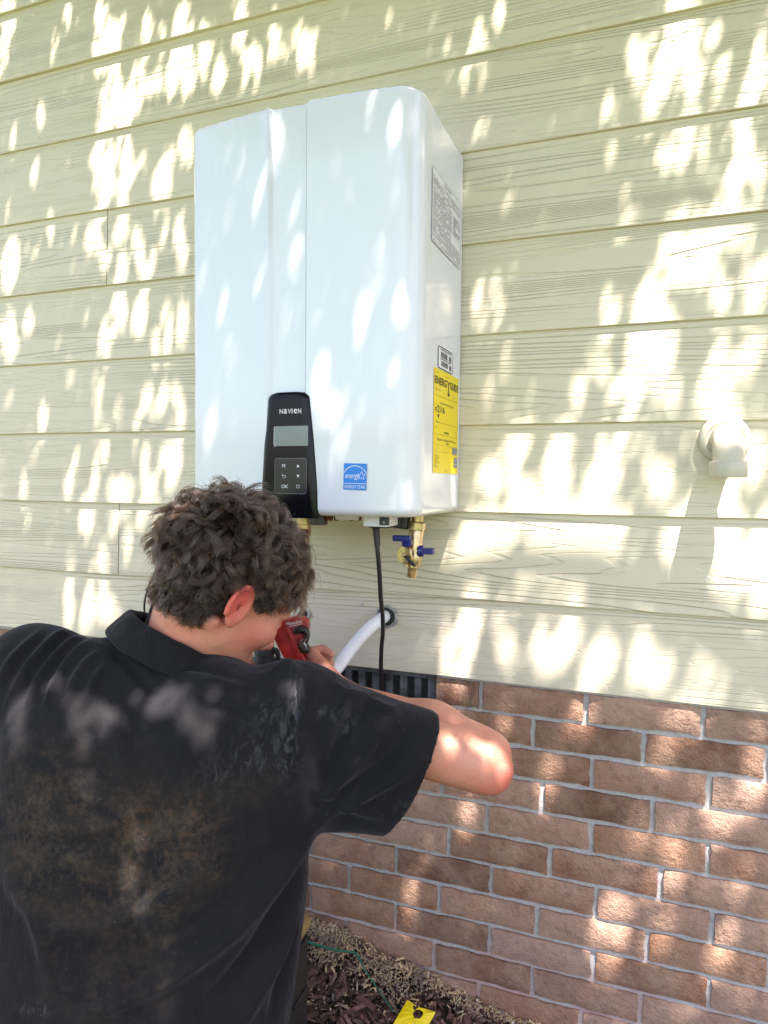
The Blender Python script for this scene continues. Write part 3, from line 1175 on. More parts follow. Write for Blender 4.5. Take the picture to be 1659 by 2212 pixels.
def key_cross(px, py):
    x, z = PP(px, py)
    return x, z


glyphs = []
cur = None
gx0, gz0 = PP(603.5, 894)
gx1, _ = PP(652, 894)
cap = float(PP(603, 884)[1] - PP(603, 894)[1])
adv = [0.86, 0.80, 0.80, 0.36, 0.84, 0.80]
tot = sum(adv)
xx = gx0
for ch, ad in zip('NaVIeN', adv):
    w = (gx1 - gx0) * ad / tot
    lower = ch.islower()
    vv_, ff_ = text('t', ch, cap / (0.72 if not lower else 0.53), (0, 0, 0), EX, EZ, None, None, bold=0.012 * cap)
    mn, mx = vv_[:, 0].min(), vv_[:, 0].max()
    s = (w * (0.80 if ch != 'I' else 0.42)) / max(1e-6, mx - mn)
    q = vv_.copy()
    q[:, 0] = (vv_[:, 0] - mn) * s + xx + w * 0.08
    q[:, 1] = PY - 0.0006
    zr = vv_[:, 2]
    q[:, 2] = gz0 + (zr - zr.min()) / (zr.max() - zr.min()) * cap
    glyphs.append((q, ff_))
    xx += w
v, f = merge(glyphs)
obj('lettering', v, f, M['ink_white'], panel)
keys = []
for body, px, py in (('M', 609, 1010), ('OK', 608, 1054.5)):
    keys.append(put_text('t', body, px, py, 8, None, None, PY, align='LEFT'))
for px, py, s in ((644, 1006, 1), (644, 1029, -1)):
    x, z = PP(px, py)
    keys.append(poly2(O, EX, EZ, [(x - 0.0028, z - 0.0024 * s), (x + 0.0028, z - 0.0024 * s), (x, z + 0.0026 * s)][::s], 0.0006))
x, z = PP(613, 1028.5)
keys.append(stroke(O, EX, EZ, [(x - 0.0030, z + 0.0014), (x + 0.0018, z + 0.0014)] + [(x + 0.0018 + 0.0022 * math.sin(R(a)), z - 0.0008 + 0.0022 * math.cos(R(a))) for a in range(10, 171, 20)] + [(x - 0.0012, z - 0.0030)], 0.0006, lift=0.0006))
keys.append(stroke(O, EX, EZ, [(x - 0.0012, z + 0.0034), (x - 0.0032, z + 0.0014), (x - 0.0012, z - 0.0006)], 0.0006, lift=0.0006))
x, z = PP(644, 1050.5)
keys.append(stroke(O, EX, EZ, [(x + 0.0030 * math.sin(R(a)), z + 0.0030 * math.cos(R(a))) for a in range(35, 326, 15)], 0.0006, lift=0.0006))
keys.append(stroke(O, EX, EZ, [(x, z + 0.0036), (x, z + 0.0004)], 0.0006, lift=0.0006))
v, f = merge(keys)
obj('key_symbols', v, f, M['ink_white'], pad)

# blue energy sticker on the lower right of the front
SYP = -0.2682
c00 = WY(742, 1057.5, SYP)
c11 = WY(791.5, 1000.5, SYP)
w_, h_ = float(c11[0] - c00[0]), float(c11[2] - c00[2])
So = np.array([c00[0], SYP - 0.0012, c00[2]])
tl = math.radians(-1.2)
sx_ = np.array([math.cos(tl), 0.025, math.sin(tl)])
sx_ /= np.linalg.norm(sx_)
sz_ = np.array([-math.sin(tl), 0, math.cos(tl)])
v, f = rect(So, sx_, sz_, 0, 0, w_, h_)
st = obj('energy_sticker', v, f, M['sticker_blue'], heater)
parts = []
parts.append(rect(So, sx_, sz_, 0, h_ * 0.235, w_, h_ * 0.255, 0.0004))
parts.append(stroke(So, sx_, sz_, [(w_ * 0.50 + w_ * 0.60 * math.sin(R(a)), h_ * 0.27 + h_ * 0.64 * math.cos(R(a))) for a in range(-56, 57, 7)], 0.0012, lift=0.0004))
parts.append(text('t', 'ENERGY STAR', h_ * 0.185, So + sx_ * w_ * 0.5 + sz_ * h_ * 0.055, sx_, sz_, None, None, align='CENTER', sx=0.70, lift=0.0004))
parts.append(text('t', 'energy', h_ * 0.30, So + sx_ * w_ * 0.05 + sz_ * h_ * 0.44, sx_, sz_, None, None, shear=0.35, sx=0.70, lift=0.0004))
sc_ = (w_ * 0.78, h_ * 0.54)
star = []
for i in range(10):
    r_ = w_ * (0.185 if i % 2 == 0 else 0.085)
    star.append((sc_[0] + r_ * math.sin(R(36 * i)), sc_[1] + r_ * math.cos(R(36 * i))))
parts.append(stroke(So, sx_, sz_, star, 0.0011, True, 0.0004))
v, f = merge(parts)
obj('sticker_print', v, f, M['ink_white'], st)

# labels on the right side of the cover
XS = -0.3015


def SP(px, py, x=XS):
    w = WX(px, py, x)
    return float(w[1]), float(w[2])


def side_x(y):
    return float(np.interp(y, [-0.18, -0.12, -0.06, 0.0], [-0.3075, -0.304, -0.300, HX1])) + 0.0008


def side_frame(y0, z0, y1):
    o = np.array([side_x(y0), y0, z0])
    e = np.array([side_x(y1), y1, z0]) - o
    return o, e / np.linalg.norm(e), float(np.linalg.norm(e))


D = 1659 / 1800
yA, zA = SP(1020 * D, 1108 * D)
yB, zB = SP(1020 * D, 856 * D)
yC, zC = SP(1066 * D, 1103 * D)
o_, e_, W_ = side_frame(yA, zA, yC)
H_ = zB - zA
v, f = rect(o_, e_, EZ, 0, 0, W_, H_)
el = obj('energy_label', v, f, M['sticker_yellow'], heater)
parts = []


def tl_(body, fx, fy, size, sx=1.0, bold=0.0, align='LEFT'):
    parts.append(text('t', body, size, o_ + e_ * W_ * fx + EZ * H_ * fy, e_, EZ, None, None, align=align, sx=sx, bold=bold, lift=0.0004))




def fit_(body, fx0, fx1, fy, hfrac, bold=0.0):
    q, f_ = text('t', body, 0.05, (0, 0, 0), EX, EZ, None, None, bold=bold)
    lo_, hi_ = q.min(0), q.max(0)
    u = (q[:, 0] - lo_[0]) / (hi_[0] - lo_[0]) * (fx1 - fx0) + fx0
    w = (q[:, 2] - lo_[2]) / (hi_[2] - lo_[2]) * hfrac + fy
    parts.append((o_ + (u * W_)[:, None] * e_ + (w * H_)[:, None] * EZ + np.cross(e_, EZ) * 0.0004, f_))


fit_('ENERG', 0.03, 0.49, 0.850, 0.074, 0.0012)
fit_('Y', 0.49, 0.64, 0.850, 0.074, 0.0006)
fit_('GUIDE', 0.63, 0.98, 0.850, 0.074, 0.0012)
parts.append(poly2(o_, e_, EZ, [(W_ * 0.555, H_ * 0.80), (W_ * 0.585, H_ * 0.80), (W_ * 0.585, H_ * 0.90), (W_ * 0.555, H_ * 0.90)], 0.0005))
parts.append(poly2(o_, e_, EZ, [(W_ * 0.51, H_ * 0.80), (W_ * 0.57, H_ * 0.765), (W_ * 0.63, H_ * 0.80)], 0.0005))
tl_('U.S. Government', 0.04, 0.955, H_ * 0.018, 0.8)
tl_('Federal law prohibits removal', 0.42, 0.95, H_ * 0.016, 0.7)
tl_('Water Heater  Instantaneous', 0.03, 0.795, H_ * 0.020, 0.75)
tl_('Natural Gas', 0.78, 0.78, H_ * 0.020, 0.6)
fit_('Estimated Yearly Energy Cost', 0.24, 0.80, 0.665, 0.026)
fit_('$', 0.05, 0.12, 0.590, 0.040, 0.0006)
fit_('216', 0.13, 0.42, 0.585, 0.066, 0.0008)
parts.append(poly2(o_, e_, EZ, [(W_ * 0.14, H_ * 0.565), (W_ * 0.18, H_ * 0.525), (W_ * 0.22, H_ * 0.565)], 0.0005))
tl_('$189', 0.06, 0.425, H_ * 0.022, 0.7)
tl_('$282', 0.87, 0.425, H_ * 0.022, 0.7)
tl_('Cost Range of Similar Models', 0.5, 0.395, H_ * 0.021, 0.6, 0.0003, 'CENTER')
fit_('Maximum Gallons Per Minute', 0.14, 0.88, 0.315, 0.026)
tl_('(GPM) Rating', 0.55, 0.287, H_ * 0.026, 0.5, 0.0002, 'CENTER')
for fx, s in ((0.13, 'Very Small'), (0.37, 'Low'), (0.58, 'Medium')):
    tl_(s, fx, 0.232, H_ * 0.018, 0.5)
for k, ln_ in enumerate((0.55, 0.62, 0.42, 0.64, 0.26, 0.44)):
    tl_('Your cost will depend on your utility rates'[:int(46 * ln_)], 0.04, 0.160 - 0.0205 * k, H_ * 0.019, 0.72)
tl_('ftc.gov/energy', 0.5, 0.022, H_ * 0.02, 0.6, 0, 'CENTER')
for a, b, fy, hh in ((0.02, 0.98, 0.742, 0.0022), (0.08, 0.94, 0.487, 0.0026), (0.0, 1.0, 0.372, 0.0018), (0.06, 0.94, 0.272, 0.0018), (0.06, 0.74, 0.208, 0.0018)):
    parts.append(rect(o_, e_, EZ, W_ * a, H_ * fy, W_ * b, H_ * (fy + hh), 0.0004))
parts.append(rect(o_, e_, EZ, W_ * 0.08, H_ * 0.487, W_ * 0.20, H_ * 0.494, 0.0005))
v, f = merge(parts)
obj('label_print', v, f, M['ink_black'], el)
v, f = merge([rect(o_, e_, EZ, W_ * 0.75, H_ * 0.195, W_ * 0.96, H_ * 0.268, 0.0006), rect(o_, e_, EZ, W_ * 0.82, H_ * 0.065, W_ * 0.98, H_ * 0.165, 0.0006)])
db = obj('dark_print_box', v, f, M['ink_grey'], el)
v, f = merge([text('t', '5.1', H_ * 0.028, o_ + e_ * W_ * 0.85 + EZ * H_ * 0.222, e_, EZ, None, None, align='CENTER', lift=0.0010, sx=0.8)] +
             [stroke(o_, e_, EZ, [(W_ * (0.90 + 0.06 * math.sin(R(a))), H_ * (0.122 + 0.022 * math.cos(R(a)))) for a in range(-60, 61, 20)], 0.0008, lift=0.0010),
              rect(o_, e_, EZ, W_ * 0.84, H_ * 0.095, W_ * 0.96, H_ * 0.099, 0.0010)])
obj('label_print', v, f, M['sticker_white'], el)

yA, zA = SP(1019 * D, 562 * D)
yB, zB = SP(1019 * D, 380 * D)
yC, zC = SP(1073 * D, 610 * D)
o_, e_, W_ = side_frame(yA, zA, yC)
H_ = zB - zA
v, f = rect(o_, e_, EZ, 0, 0, W_, H_)
rp = obj('rating_plate', v, f, M['sticker_white'], heater)
parts = [stroke(o_, e_, EZ, [(0.001, 0.001), (W_ - 0.001, 0.001), (W_ - 0.001, H_ - 0.001), (0.001, H_ - 0.001)], 0.0009, True, 0.0004)]
parts.append(text('t', 'Gas Tankless Water Heater', H_ * 0.05, o_ + e_ * W_ * 0.5 + EZ * H_ * 0.93, e_, EZ, None, None, align='CENTER', sx=0.55, bold=0.0004, lift=0.0004))
rr_ = random.Random(3)
nl = 46
for k in range(nl):
    fy = 0.03 + 0.87 * k / nl
    x = 0.03
    end = 0.97 if (k < 12 or k > 38) else (0.62 if k % 9 else 0.5)
    if 18 < k < 36:
        end = 0.66
    while x < end:
        w2 = rr_.uniform(0.02, 0.10)
        if rr_.random() < 0.86:
            parts.append(rect(o_, e_, EZ, W_ * x, H_ * fy, W_ * min(end, x + w2), H_ * (fy + 0.0085), 0.0004))
        x += w2 + 0.012
for k in range(16):
    parts.append(rect(o_, e_, EZ, W_ * 0.70, H_ * (0.40 + 0.018 * k), W_ * rr_.uniform(0.76, 0.95), H_ * (0.4075 + 0.018 * k), 0.0004))
parts.append(rect(o_, e_, EZ, W_ * 0.80, H_ * 0.44, W_ * 0.96, H_ * 0.485, 0.0006))
for k in range(3):
    cx_, cz_ = W_ * (0.77 + 0.08 * k), H_ * (0.60 + 0.02 * (k % 2))
    parts.append(stroke(o_, e_, EZ, [(cx_ + 0.004 * math.cos(R(a)), cz_ + 0.004 * math.sin(R(a))) for a in range(0, 360, 40)], 0.0014, True, 0.0006))
v, f = merge(parts)
obj('label_print', v, f, plain('faint_grey_print', (0.40, 0.40, 0.41), 0.5, var=0.02, bump=0), rp)

yA, zA = SP(1030.6 * D, 861 * D)
yB, zB = SP(1030.6 * D, 807 * D)
yC, zC = SP(1057.8 * D, 868 * D)
o_, e_, W_ = side_frame(yA, zA, yC)
H_ = zB - zA
v, f = poly2(o_, e_, EZ, rrect(0, 0, W_, H_, 0.006), 0.0)
bl = obj('barcode_label', v, f, M['sticker_white'], heater)
parts = [stroke(o_, e_, EZ, rrect(0.0009, 0.0009, W_ - 0.0009, H_ - 0.0009, 0.006), 0.0017, True, 0.0004)]
for (fx0, fx1, fy0, fy1) in ((0.2, 0.62, 0.52, 0.78), (0.72, 0.90, 0.52, 0.76), (0.22, 0.66, 0.15, 0.38), (0.76, 0.92, 0.10, 0.36)):
    x = fx0
    while x < fx1:
        bw = rr_.choice((0.02, 0.035, 0.05))
        parts.append(rect(o_, e_, EZ, W_ * x, H_ * fy0, W_ * min(fx1, x + bw), H_ * fy1, 0.0004))
        x += bw + rr_.choice((0.02, 0.03))
for fy in (0.86, 0.44):
    x = 0.15
    while x < 0.85:
        w2 = rr_.uniform(0.04, 0.14)
        parts.append(rect(o_, e_, EZ, W_ * x, H_ * fy, W_ * min(0.88, x + w2), H_ * (fy + 0.05), 0.0004))
        x += w2 + 0.03
v, f = merge(parts)
obj('label_print', v, f, M['ink_black'], bl)


# fittings under the heater
def lathe_px(bm, px, py, y, axis, prof, n=20):
    lathe(bm, WY(px, py, y), axis, prof, n)


bm = bmesh.new()
jb0 = WY(799, 1137, -0.19)
jb1 = WY(846, 1118, -0.19)
box(bm, (jb0[0], -0.225, jb0[2] + 0.002), (jb1[0] + 0.004, -0.165, HZ0 + 0.012), 0.002, 2)
jb = bobj('junction_box', bm, M['white_plastic'], heater)
bm = bmesh.new()
gp = WY(829, 1127, -0.2255)
box(bm, (gp[0] - 0.0078, -0.2275, gp[2] - 0.0062), (gp[0] + 0.0105, -0.2245, gp[2] + 0.008), 0.001, 2)
gm = bobj('cover_plate', bm, M['grey_plastic'], jb)
bm = bmesh.new()
lathe(bm, (gp[0] + 0.001, -0.2283, gp[2] - 0.001), (0, -1, 0), [(0, 0.0022), (0.0012, 0.0020), (0.0013, 0.0008), (0.0006, 0.0002)], 12)
bobj('screw', bm, M['steel'], jb)
bm = bmesh.new()
fl = WY(826, 1138, -0.195)
box(bm, (fl[0] - 0.020, -0.213, fl[2] - 0.0012), (fl[0] + 0.016, -0.178, fl[2] + 0.002), 0.0006)
bobj('grommet_flange', bm, M['black_matt'], jb)
bm = bmesh.new()
hx = WY(687.5, 1133, -0.20)
lathe(bm, (hx[0], hx[1], hx[2] - 0.0005), (0, 0, 1), [(0, 0.0155), (0.0015, 0.0170), (0.016, 0.0172), (0.0162, 0.013), (0.03, 0.013)], 6)
bobj('drain_nut', bm, M['grey_plastic'], heater)
bm = bmesh.new()
for px in (707, 714, 727, 760, 775):
    q = WY(px, 1124, -0.20)
    lathe(bm, (q[0], q[1], q[2] - 0.0005), (0, 0, 1), [(0, 0.004), (0.004, 0.005), (0.02, 0.005)], 10)
bobj('drain_screw', bm, M['dark_red'], heater)
bm = bmesh.new()
q = WY(745, 1122, -0.2)
box(bm, (q[0] - 0.014, -0.215, q[2]), (q[0] + 0.030, -0.18, q[2] + 0.02), 0.002)
bobj('strainer_cap', bm, M['white_plastic'], heater)
# black ribbed condensate cap
bm = bmesh.new()
kc = WY(863, 1142, -0.14)
prof_ = [(0, 0.008), (0.0005, 0.0150), (0.003, 0.0170), (0.026, 0.0165), (0.027, 0.014), (0.05, 0.014)]
u_, v_, d_ = frame_of((0.10, 0.15, 0.98))
n = 48
rings = []
for t_, r_ in prof_:
    rings.append([bm.verts.new(kc + d_ * t_ + (u_ * math.cos(2 * math.pi * k / n) + v_ * math.sin(2 * math.pi * k / n)) * (r_ + (0.0011 if k % 4 < 2 else -0.0006) * (1 if 0.001 < t_ < 0.0265 else 0))) for k in range(n)])
for a, b in zip(rings[:-1], rings[1:]):
    for k in range(n):
        bm.faces.new((a[k], a[(k + 1) % n], b[(k + 1) % n], b[k]))
bm.faces.new(rings[0][::-1])
bobj('ribbed_cap', bm, M['black_matt'], heater)

# black power cord
cord = thing('power_cord', 'thick black power cord hanging from the heater underside past the white tube', 'cord', tuple(WY(812, 1140, -0.195)))
bm = bmesh.new()
tube(bm, [WY(812, 1146, -0.195), WY(813, 1165, -0.195), WY(817, 1205, -0.192), WY(820, 1245, -0.18), WY(822.5, 1290, -0.16), WY(826.5, 1330, -0.14), WY(827, 1365, -0.125),
          WY(824, 1400, -0.105), WY(823, 1440, -0.08), WY(824, 1490, -0.05), WY(824, 1560, -0.045), WY(800, 1650, -0.06)], 0.0043, 12, 6)
bobj('cord_sheath', bm, M['black_matt'], cord, True, 60)
bm = bmesh.new()
pr_ = [(0, 0.0072)]
for k in range(6):
    pr_ += [(0.002 + 0.0048 * k, 0.0072 - 0.0003 * k), (0.0045 + 0.0048 * k, 0.0072 - 0.0003 * k), (0.0046 + 0.0048 * k, 0.0056), (0.0066 + 0.0048 * k, 0.0056)]
pr_ += [(0.034, 0.0056)]
a_ = WY(812, 1139, -0.195)
b_ = WY(815, 1176, -0.195)
lathe(bm, a_, b_ - a_, pr_, 14)
bobj('strain_relief', bm, M['black_matt'], cord)

# brass isolation valve with blue handles
VY = -0.135
valve = thing('brass_valve', 'brass service valve with two blue handles under the right of the white heater', 'valve', tuple(WY(893, 1180, VY)))
top = WY(902, 1122, VY)
bot = WY(889, 1248, VY)
axis = bot - top
Lx = float(np.linalg.norm(axis))
bm = bmesh.new()
lathe(bm, top - axis * 0.15, axis, [(0, 0.0105), (Lx * 0.18, 0.0105), (Lx * 0.19, 0.0125), (Lx * 0.26, 0.0125), (Lx * 0.27, 0.0140)], 16)
lathe(bm, top + axis * 0.16, axis, [(0, 0.0130), (Lx * 0.02, 0.0140), (Lx * 0.36, 0.0128), (Lx * 0.46, 0.0155), (Lx * 0.56, 0.0165), (Lx * 0.62, 0.0140)], 20)
bobj('valve_body', bm, M['brass'], valve, True, 40)
bm = bmesh.new()
lathe(bm, top + axis * 0.04, axis, [(0, 0.0150), (Lx * 0.015, 0.0165), (Lx * 0.13, 0.0165), (Lx * 0.145, 0.0150)], 6)
bobj('union_nut', bm, M['brass'], valve)
bm = bmesh.new()
lathe(bm, top + axis * 0.66, axis, [(0, 0.0132), (Lx * 0.10, 0.0132), (Lx * 0.105, 0.0150), (Lx * 0.15, 0.0150), (Lx * 0.155, 0.0086)] +
      [q for k in range(9) for q in ((Lx * (0.17 + 0.019 * k), 0.0092), (Lx * (0.178 + 0.019 * k), 0.0080))] + [(Lx * 0.34, 0.0080)], 18)
bobj('threaded_outlet', bm, M['brass'], valve)
dc = WY(871, 1198, VY - 0.016)
bm = bmesh.new()
lathe(bm, dc + np.array([0.012, 0.014, 0]), (-0.35, -0.94, 0), [(0, 0.0100), (0.012, 0.0100), (0.0125, 0.0160), (0.016, 0.0172), (0.0225, 0.0172), (0.0235, 0.0160), (0.0236, 0.0045), (0.0255, 0.0040), (0.0262, 0.0030)], 24)
bobj('drain_cap', bm, M['brass'], valve, True, 35)
bm = bmesh.new()
cdir = np.array([-0.35, -0.94, 0])
q0 = dc + np.array([0.012, 0.014, 0]) + cdir * 0.0265
tube(bm, [q0 + np.array([0.004, 0, -0.002]), WY(882, 1208, VY - 0.038), WY(892, 1219, VY - 0.028), WY(896, 1222, VY - 0.02)], [0.0024, 0.003, 0.0036, 0.0028], 8, 4)
bobj('cap_tether', bm, M['black_matt'], valve, True)
h0 = WY(869, 1167, VY - 0.028)
bm = bmesh.new()
box(bm, (h0[0] - 0.0175, h0[1] - 0.007, h0[2] - 0.0020), (h0[0] + 0.0165, h0[1] + 0.007, h0[2] + 0.0088), 0.0022, 2)
lathe(bm, (h0[0] + 0.008, h0[1], h0[2] + 0.001), (0, 0.25, -1), [(0, 0.0098), (0.011, 0.0090), (0.0118, 0.007)], 14)
bobj('handle', bm, M['blue'], valve)
h1 = WY(921, 1191, VY - 0.004)
bm = bmesh.new()
lathe(bm, h1 - np.array([0.016, 0, 0]), (1, 0.1, 0), [(0, 0.0095), (0.002, 0.0112), (0.010, 0.0106), (0.011, 0.008)], 16)
box(bm, (h1[0] - 0.006, h1[1] - 0.0105, h1[2] - 0.0048), (h1[0] + 0.0150, h1[1] + 0.0105, h1[2] + 0.0058), 0.002, 2)
bobj('handle', bm, M['blue'], valve)
bm = bmesh.new()
lathe(bm, h1 - np.array([0.030, 0, 0]), (1, 0.1, 0), [(0, 0.0095), (0.014, 0.0085), (0.02, 0.006)], 14)
lathe(bm, (h0[0] + 0.008, h0[1], h0[2] + 0.001), (0, 0.9, -0.3), [(0, 0.006), (0.03, 0.0075)], 12)
bobj('valve_stem', bm, M['brass'], valve, True, 40)

# relief valve, half hidden by the hair
rv = thing('relief_valve', 'silver relief valve with a reddish brown lever beside the hair', 'valve', tuple(WY(655, 1170, -0.13)))
bm = bmesh.new()
a_ = WY(655, 1130, -0.13)
lathe(bm, a_ + np.array([0, 0, 0.02]), (0, 0, -1), [(0, 0.012), (0.022, 0.012), (0.023, 0.0155), (0.045, 0.0155), (0.046, 0.012), (0.075, 0.013)], 6)
bobj('valve_body', bm, M['brass'], rv)
bm = bmesh.new()
lathe(bm, WY(650, 1184, -0.135), (0.72, -0.62, -0.12), [(0, 0.0105), (0.006, 0.0135), (0.014, 0.0130), (0.020, 0.0100), (0.0205, 0.0062), (0.016, 0.0055)], 18)
bobj('outlet', bm, M['steel'], rv, True, 35)
bm = bmesh.new()
l0 = WY(652, 1152, -0.15)
box(bm, (l0[0] - 0.020, l0[1] - 0.006, l0[2] - 0.010), (l0[0] + 0.013, l0[1] + 0.006, l0[2] + 0.008), 0.003, 2)
bobj('lever', bm, M['dark_red'], rv)
bm = bmesh.new()
h2 = WY(671, 1184, -0.155)
box(bm, h2 - np.array([0.0045, 0.002, 0.0045]), h2 + np.array([0.0045, 0.002, 0.0045]), 0.001)
bobj('outlet_plug', bm, M['steel'], rv)

# PVC elbow vent
elbow = thing('vent_elbow', 'cream painted plastic pipe elbow turned down from a round wall flange', 'pipe elbow', tuple(WY(1563, 960, -0.01)))
fc = np.array([0.1805, -0.006, 0.4795])
bm = bmesh.new()
prof_ = [(-0.004, 0.0415), (0.004, 0.0425), (0.010, 0.0405), (0.0125, 0.0365), (0.0125, 0.0310), (0.010, 0.0285)]
lathe(bm, fc, (0, -1, 0), prof_, 48)
bobj('wall_flange', bm, M['pvc_cream'], elbow, True, 40)
bm = bmesh.new()
rP = 0.0245
pth = [fc + np.array([0, 0.0, 0.001])]
Rb = 0.032
for a in range(0, 91, 10):
    pth.append(fc + np.array([0, -0.024 - Rb * math.sin(R(a)), 0.001 - Rb * (1 - math.cos(R(a)))]))
pth.append(pth[-1] + np.array([0, 0, -0.012]))
tube(bm, pth, rP, 36, 0)
bobj('bend', bm, M['pvc_cream'], elbow, True, 50)
e0 = pth[-1]
bm = bmesh.new()
lathe(bm, e0 + np.array([0, 0, 0.003]), (0, 0, -1), [(0, 0.0246), (0.001, 0.0285), (0.0030, 0.0295), (0.026, 0.0295), (0.0275, 0.0285), (0.0275, 0.0235), (0.015, 0.0232)], 40)
bobj('hub', bm, M['pvc_cream'], elbow, True, 40)

# white tube from its hole in the siding
HOLE = WY(833, 1334, -0.007)
tubeo = thing('white_tube', 'bent white plastic tube coming out of a hole in the bottom siding board', 'pipe', tuple(HOLE))
bm = bmesh.new()
tube(bm, [HOLE + np.array([0.004, 0.028, 0.010]), HOLE + np.array([-0.001, 0.008, 0.004]), WY(818, 1341, -0.04), WY(792, 1363, -0.08), WY(759, 1401, -0.12), WY(731, 1439, -0.16), WY(703, 1472, -0.20), WY(672, 1550, -0.24),
          WY(660, 1640, -0.26), WY(655, 1760, -0.25)], 0.0127, 24, 8)
bobj('tube_wall', bm, M['white_pipe'], tubeo, True, 60)


def ragged_hole(px, py, y, r, name, label, seedv):
    rr2 = random.Random(seedv)
    c = WY(px, py, y)
    n = 22
    t = thing(name, label, 'wall hole', tuple(c))
    bm = bmesh.new()
    inn, out, mid = [], [], []
    for k in range(n):
        a = 2 * math.pi * k / n
        ri = r * rr2.uniform(0.97, 1.03)
        ro = r * rr2.uniform(1.10, 1.42)
        inn.append(bm.verts.new(c + np.array([ri * math.cos(a), -0.0008, ri * math.sin(a)])))
        mid.append(bm.verts.new(c + np.array([(ri + ro) / 2 * math.cos(a), -0.0028 - rr2.uniform(0, 0.0015), (ri + ro) / 2 * math.sin(a)])))
        out.append(bm.verts.new(c + np.array([ro * math.cos(a), 0.001, ro * math.sin(a)])))
    for k in range(n):
        j = (k + 1) % n
        bm.faces.new((inn[k], inn[j], mid[j], mid[k]))
        bm.faces.new((mid[k], mid[j], out[j], out[k]))
    bobj('caulk_ring', bm, M['caulk'], t, True)
    bm = bmesh.new()
    lathe(bm, c + np.array([0, 0.0002, 0]), (0, -1, 0), [(0, r * 1.03), (0.0005, r * 1.02)], 22)
    bobj('dark_opening', bm, M['dark_gap'], t)
    return t


ragged_hole(834, 1332, -0.0087, 0.0195, 'tube_hole', 'round hole with ragged grey caulk around the white tube', 4)
gash = thing('torn_hole', 'dark torn hole with silver foil edge behind the red cutter', 'wall hole', tuple(WY(655, 1325, -0.0087)))
bm = bmesh.new()
pts = [(-18, 8), (-10, -4), (2, -9), (12, -7), (13, 2), (6, 9), (-4, 13), (-14, 13)]
c = WY(655, 1326, -0.0092)
prism(bm, [(p[0] * 0.00098, -p[1] * 0.00098) for p in pts], c, EX, EZ, (0, 1, 0), 0.001)
bobj('dark_opening', bm, M['dark_gap'], gash)
bm = bmesh.new()
tube(bm, [c + np.array([p[0] * 0.001, -0.0012, -p[1] * 0.001]) for p in ((8, -9), (13, -4), (14, 3), (8, 10), (0, 14), (-14, 14), (-30, 10))], [0.001, 0.002, 0.0025, 0.002, 0.002, 0.004, 0.003], 8, 4)
bobj('foil_edge', bm, M['steel'], gash)

# little screw-hole scars and splashes near the holes are caulk crumbs
crumb = thing('caulk_smear', 'small grey caulk smear on the siding left of the white tube', 'smear', tuple(WY(783, 1306, -0.009)))
bm = bmesh.new()
c = WY(783, 1306, -0.0088)
prism(bm, [(-0.004, 0), (-0.001, 0.004), (0.002, 0.003), (0.004, -0.003), (0.001, -0.002), (-0.002, -0.003)], c, EX, EZ, (0, -1, 0), 0.0012)
bobj('smear_lump', bm, plain('pale_caulk', (0.45, 0.43, 0.40), 0.8), crumb)

# foundation vent with upright louvres
vent = thing('foundation_vent', 'black louvred foundation vent set in the bricks under the siding', 'vent', (VENT_X0, 0.01, VENT_Z0))
bm = bmesh.new()
box(bm, (VENT_X0 + 0.002, 0.004, VENT_Z0 + 0.001), (VENT_X0 + 0.020, 0.035, -0.0015), 0.001)
box(bm, (VENT_X1 - 0.020, 0.004, VENT_Z0 + 0.001), (VENT_X1 - 0.001, 0.035, -0.0015), 0.001)
box(bm, (VENT_X0 + 0.020, 0.0045, VENT_Z0 + 0.001), (VENT_X1 - 0.020, 0.035, VENT_Z0 + 0.016), 0.001)
box(bm, (VENT_X0 + 0.020, 0.0045, -0.012), (VENT_X1 - 0.020, 0.035, -0.0015), 0.001)
bobj('vent_frame', bm, M['vent'], vent)
bm = bmesh.new()
box(bm, (VENT_X0 + 0.018, 0.034, VENT_Z0 + 0.01), (VENT_X1 - 0.018, 0.037, -0.006))
bobj('backing', bm, M['mesh'], vent)
xw = []
x = VENT_X1 - 0.020 - 0.0165
k = 0
while x > VENT_X0 + 0.03:
    bm = bmesh.new()
    # a slat with two little lips
    prism(bm, [(0.0, 0.0), (0.0022, -0.003), (0.0135, -0.003), (0.0157, 0.0), (0.0157, 0.010), (0.0140, 0.012), (0.0016, 0.012), (0.0, 0.010)],
          (x - 0.0155, 0.012, VENT_Z0 + 0.0165), EX, EY, EZ, -VENT_Z0 - 0.0165 - 0.0125)
    s = bobj('slat', bm, M['vent'], vent)
    if k % 2 == 1 or k == 0:
        for zz_ in (-0.035, -0.085):
            bm = bmesh.new()
            lathe(bm, (x - 0.0078, 0.0086, zz_ - 0.004 * (k % 3)), (0, -1, 0), [(0, 0.0038), (0.0008, 0.0034), (0.0009, 0.0020), (0.0005, 0.0010)], 12)
            bobj('rivet', bm, M['vent'], s)
    xw.append(x)
    x -= 0.0318
    k += 1
bm = bmesh.new()
for x in xw:
    x0_, x1_ = x, x + 0.0163
    for i in range(6):
        xx = x0_ + 0.0012 + i * 0.0027
        box(bm, (xx, 0.021, VENT_Z0 + 0.016), (xx + 0.0008, 0.0218, -0.012))
    z_ = VENT_Z0 + 0.018
    while z_ < -0.013:
        box(bm, (x0_, 0.0219, z_), (x1_, 0.0226, z_ + 0.0008))
        z_ += 0.0027
ms = bobj('insect_mesh', bm, M['grey_plastic'], vent)
ms['kind'] = 'stuff'

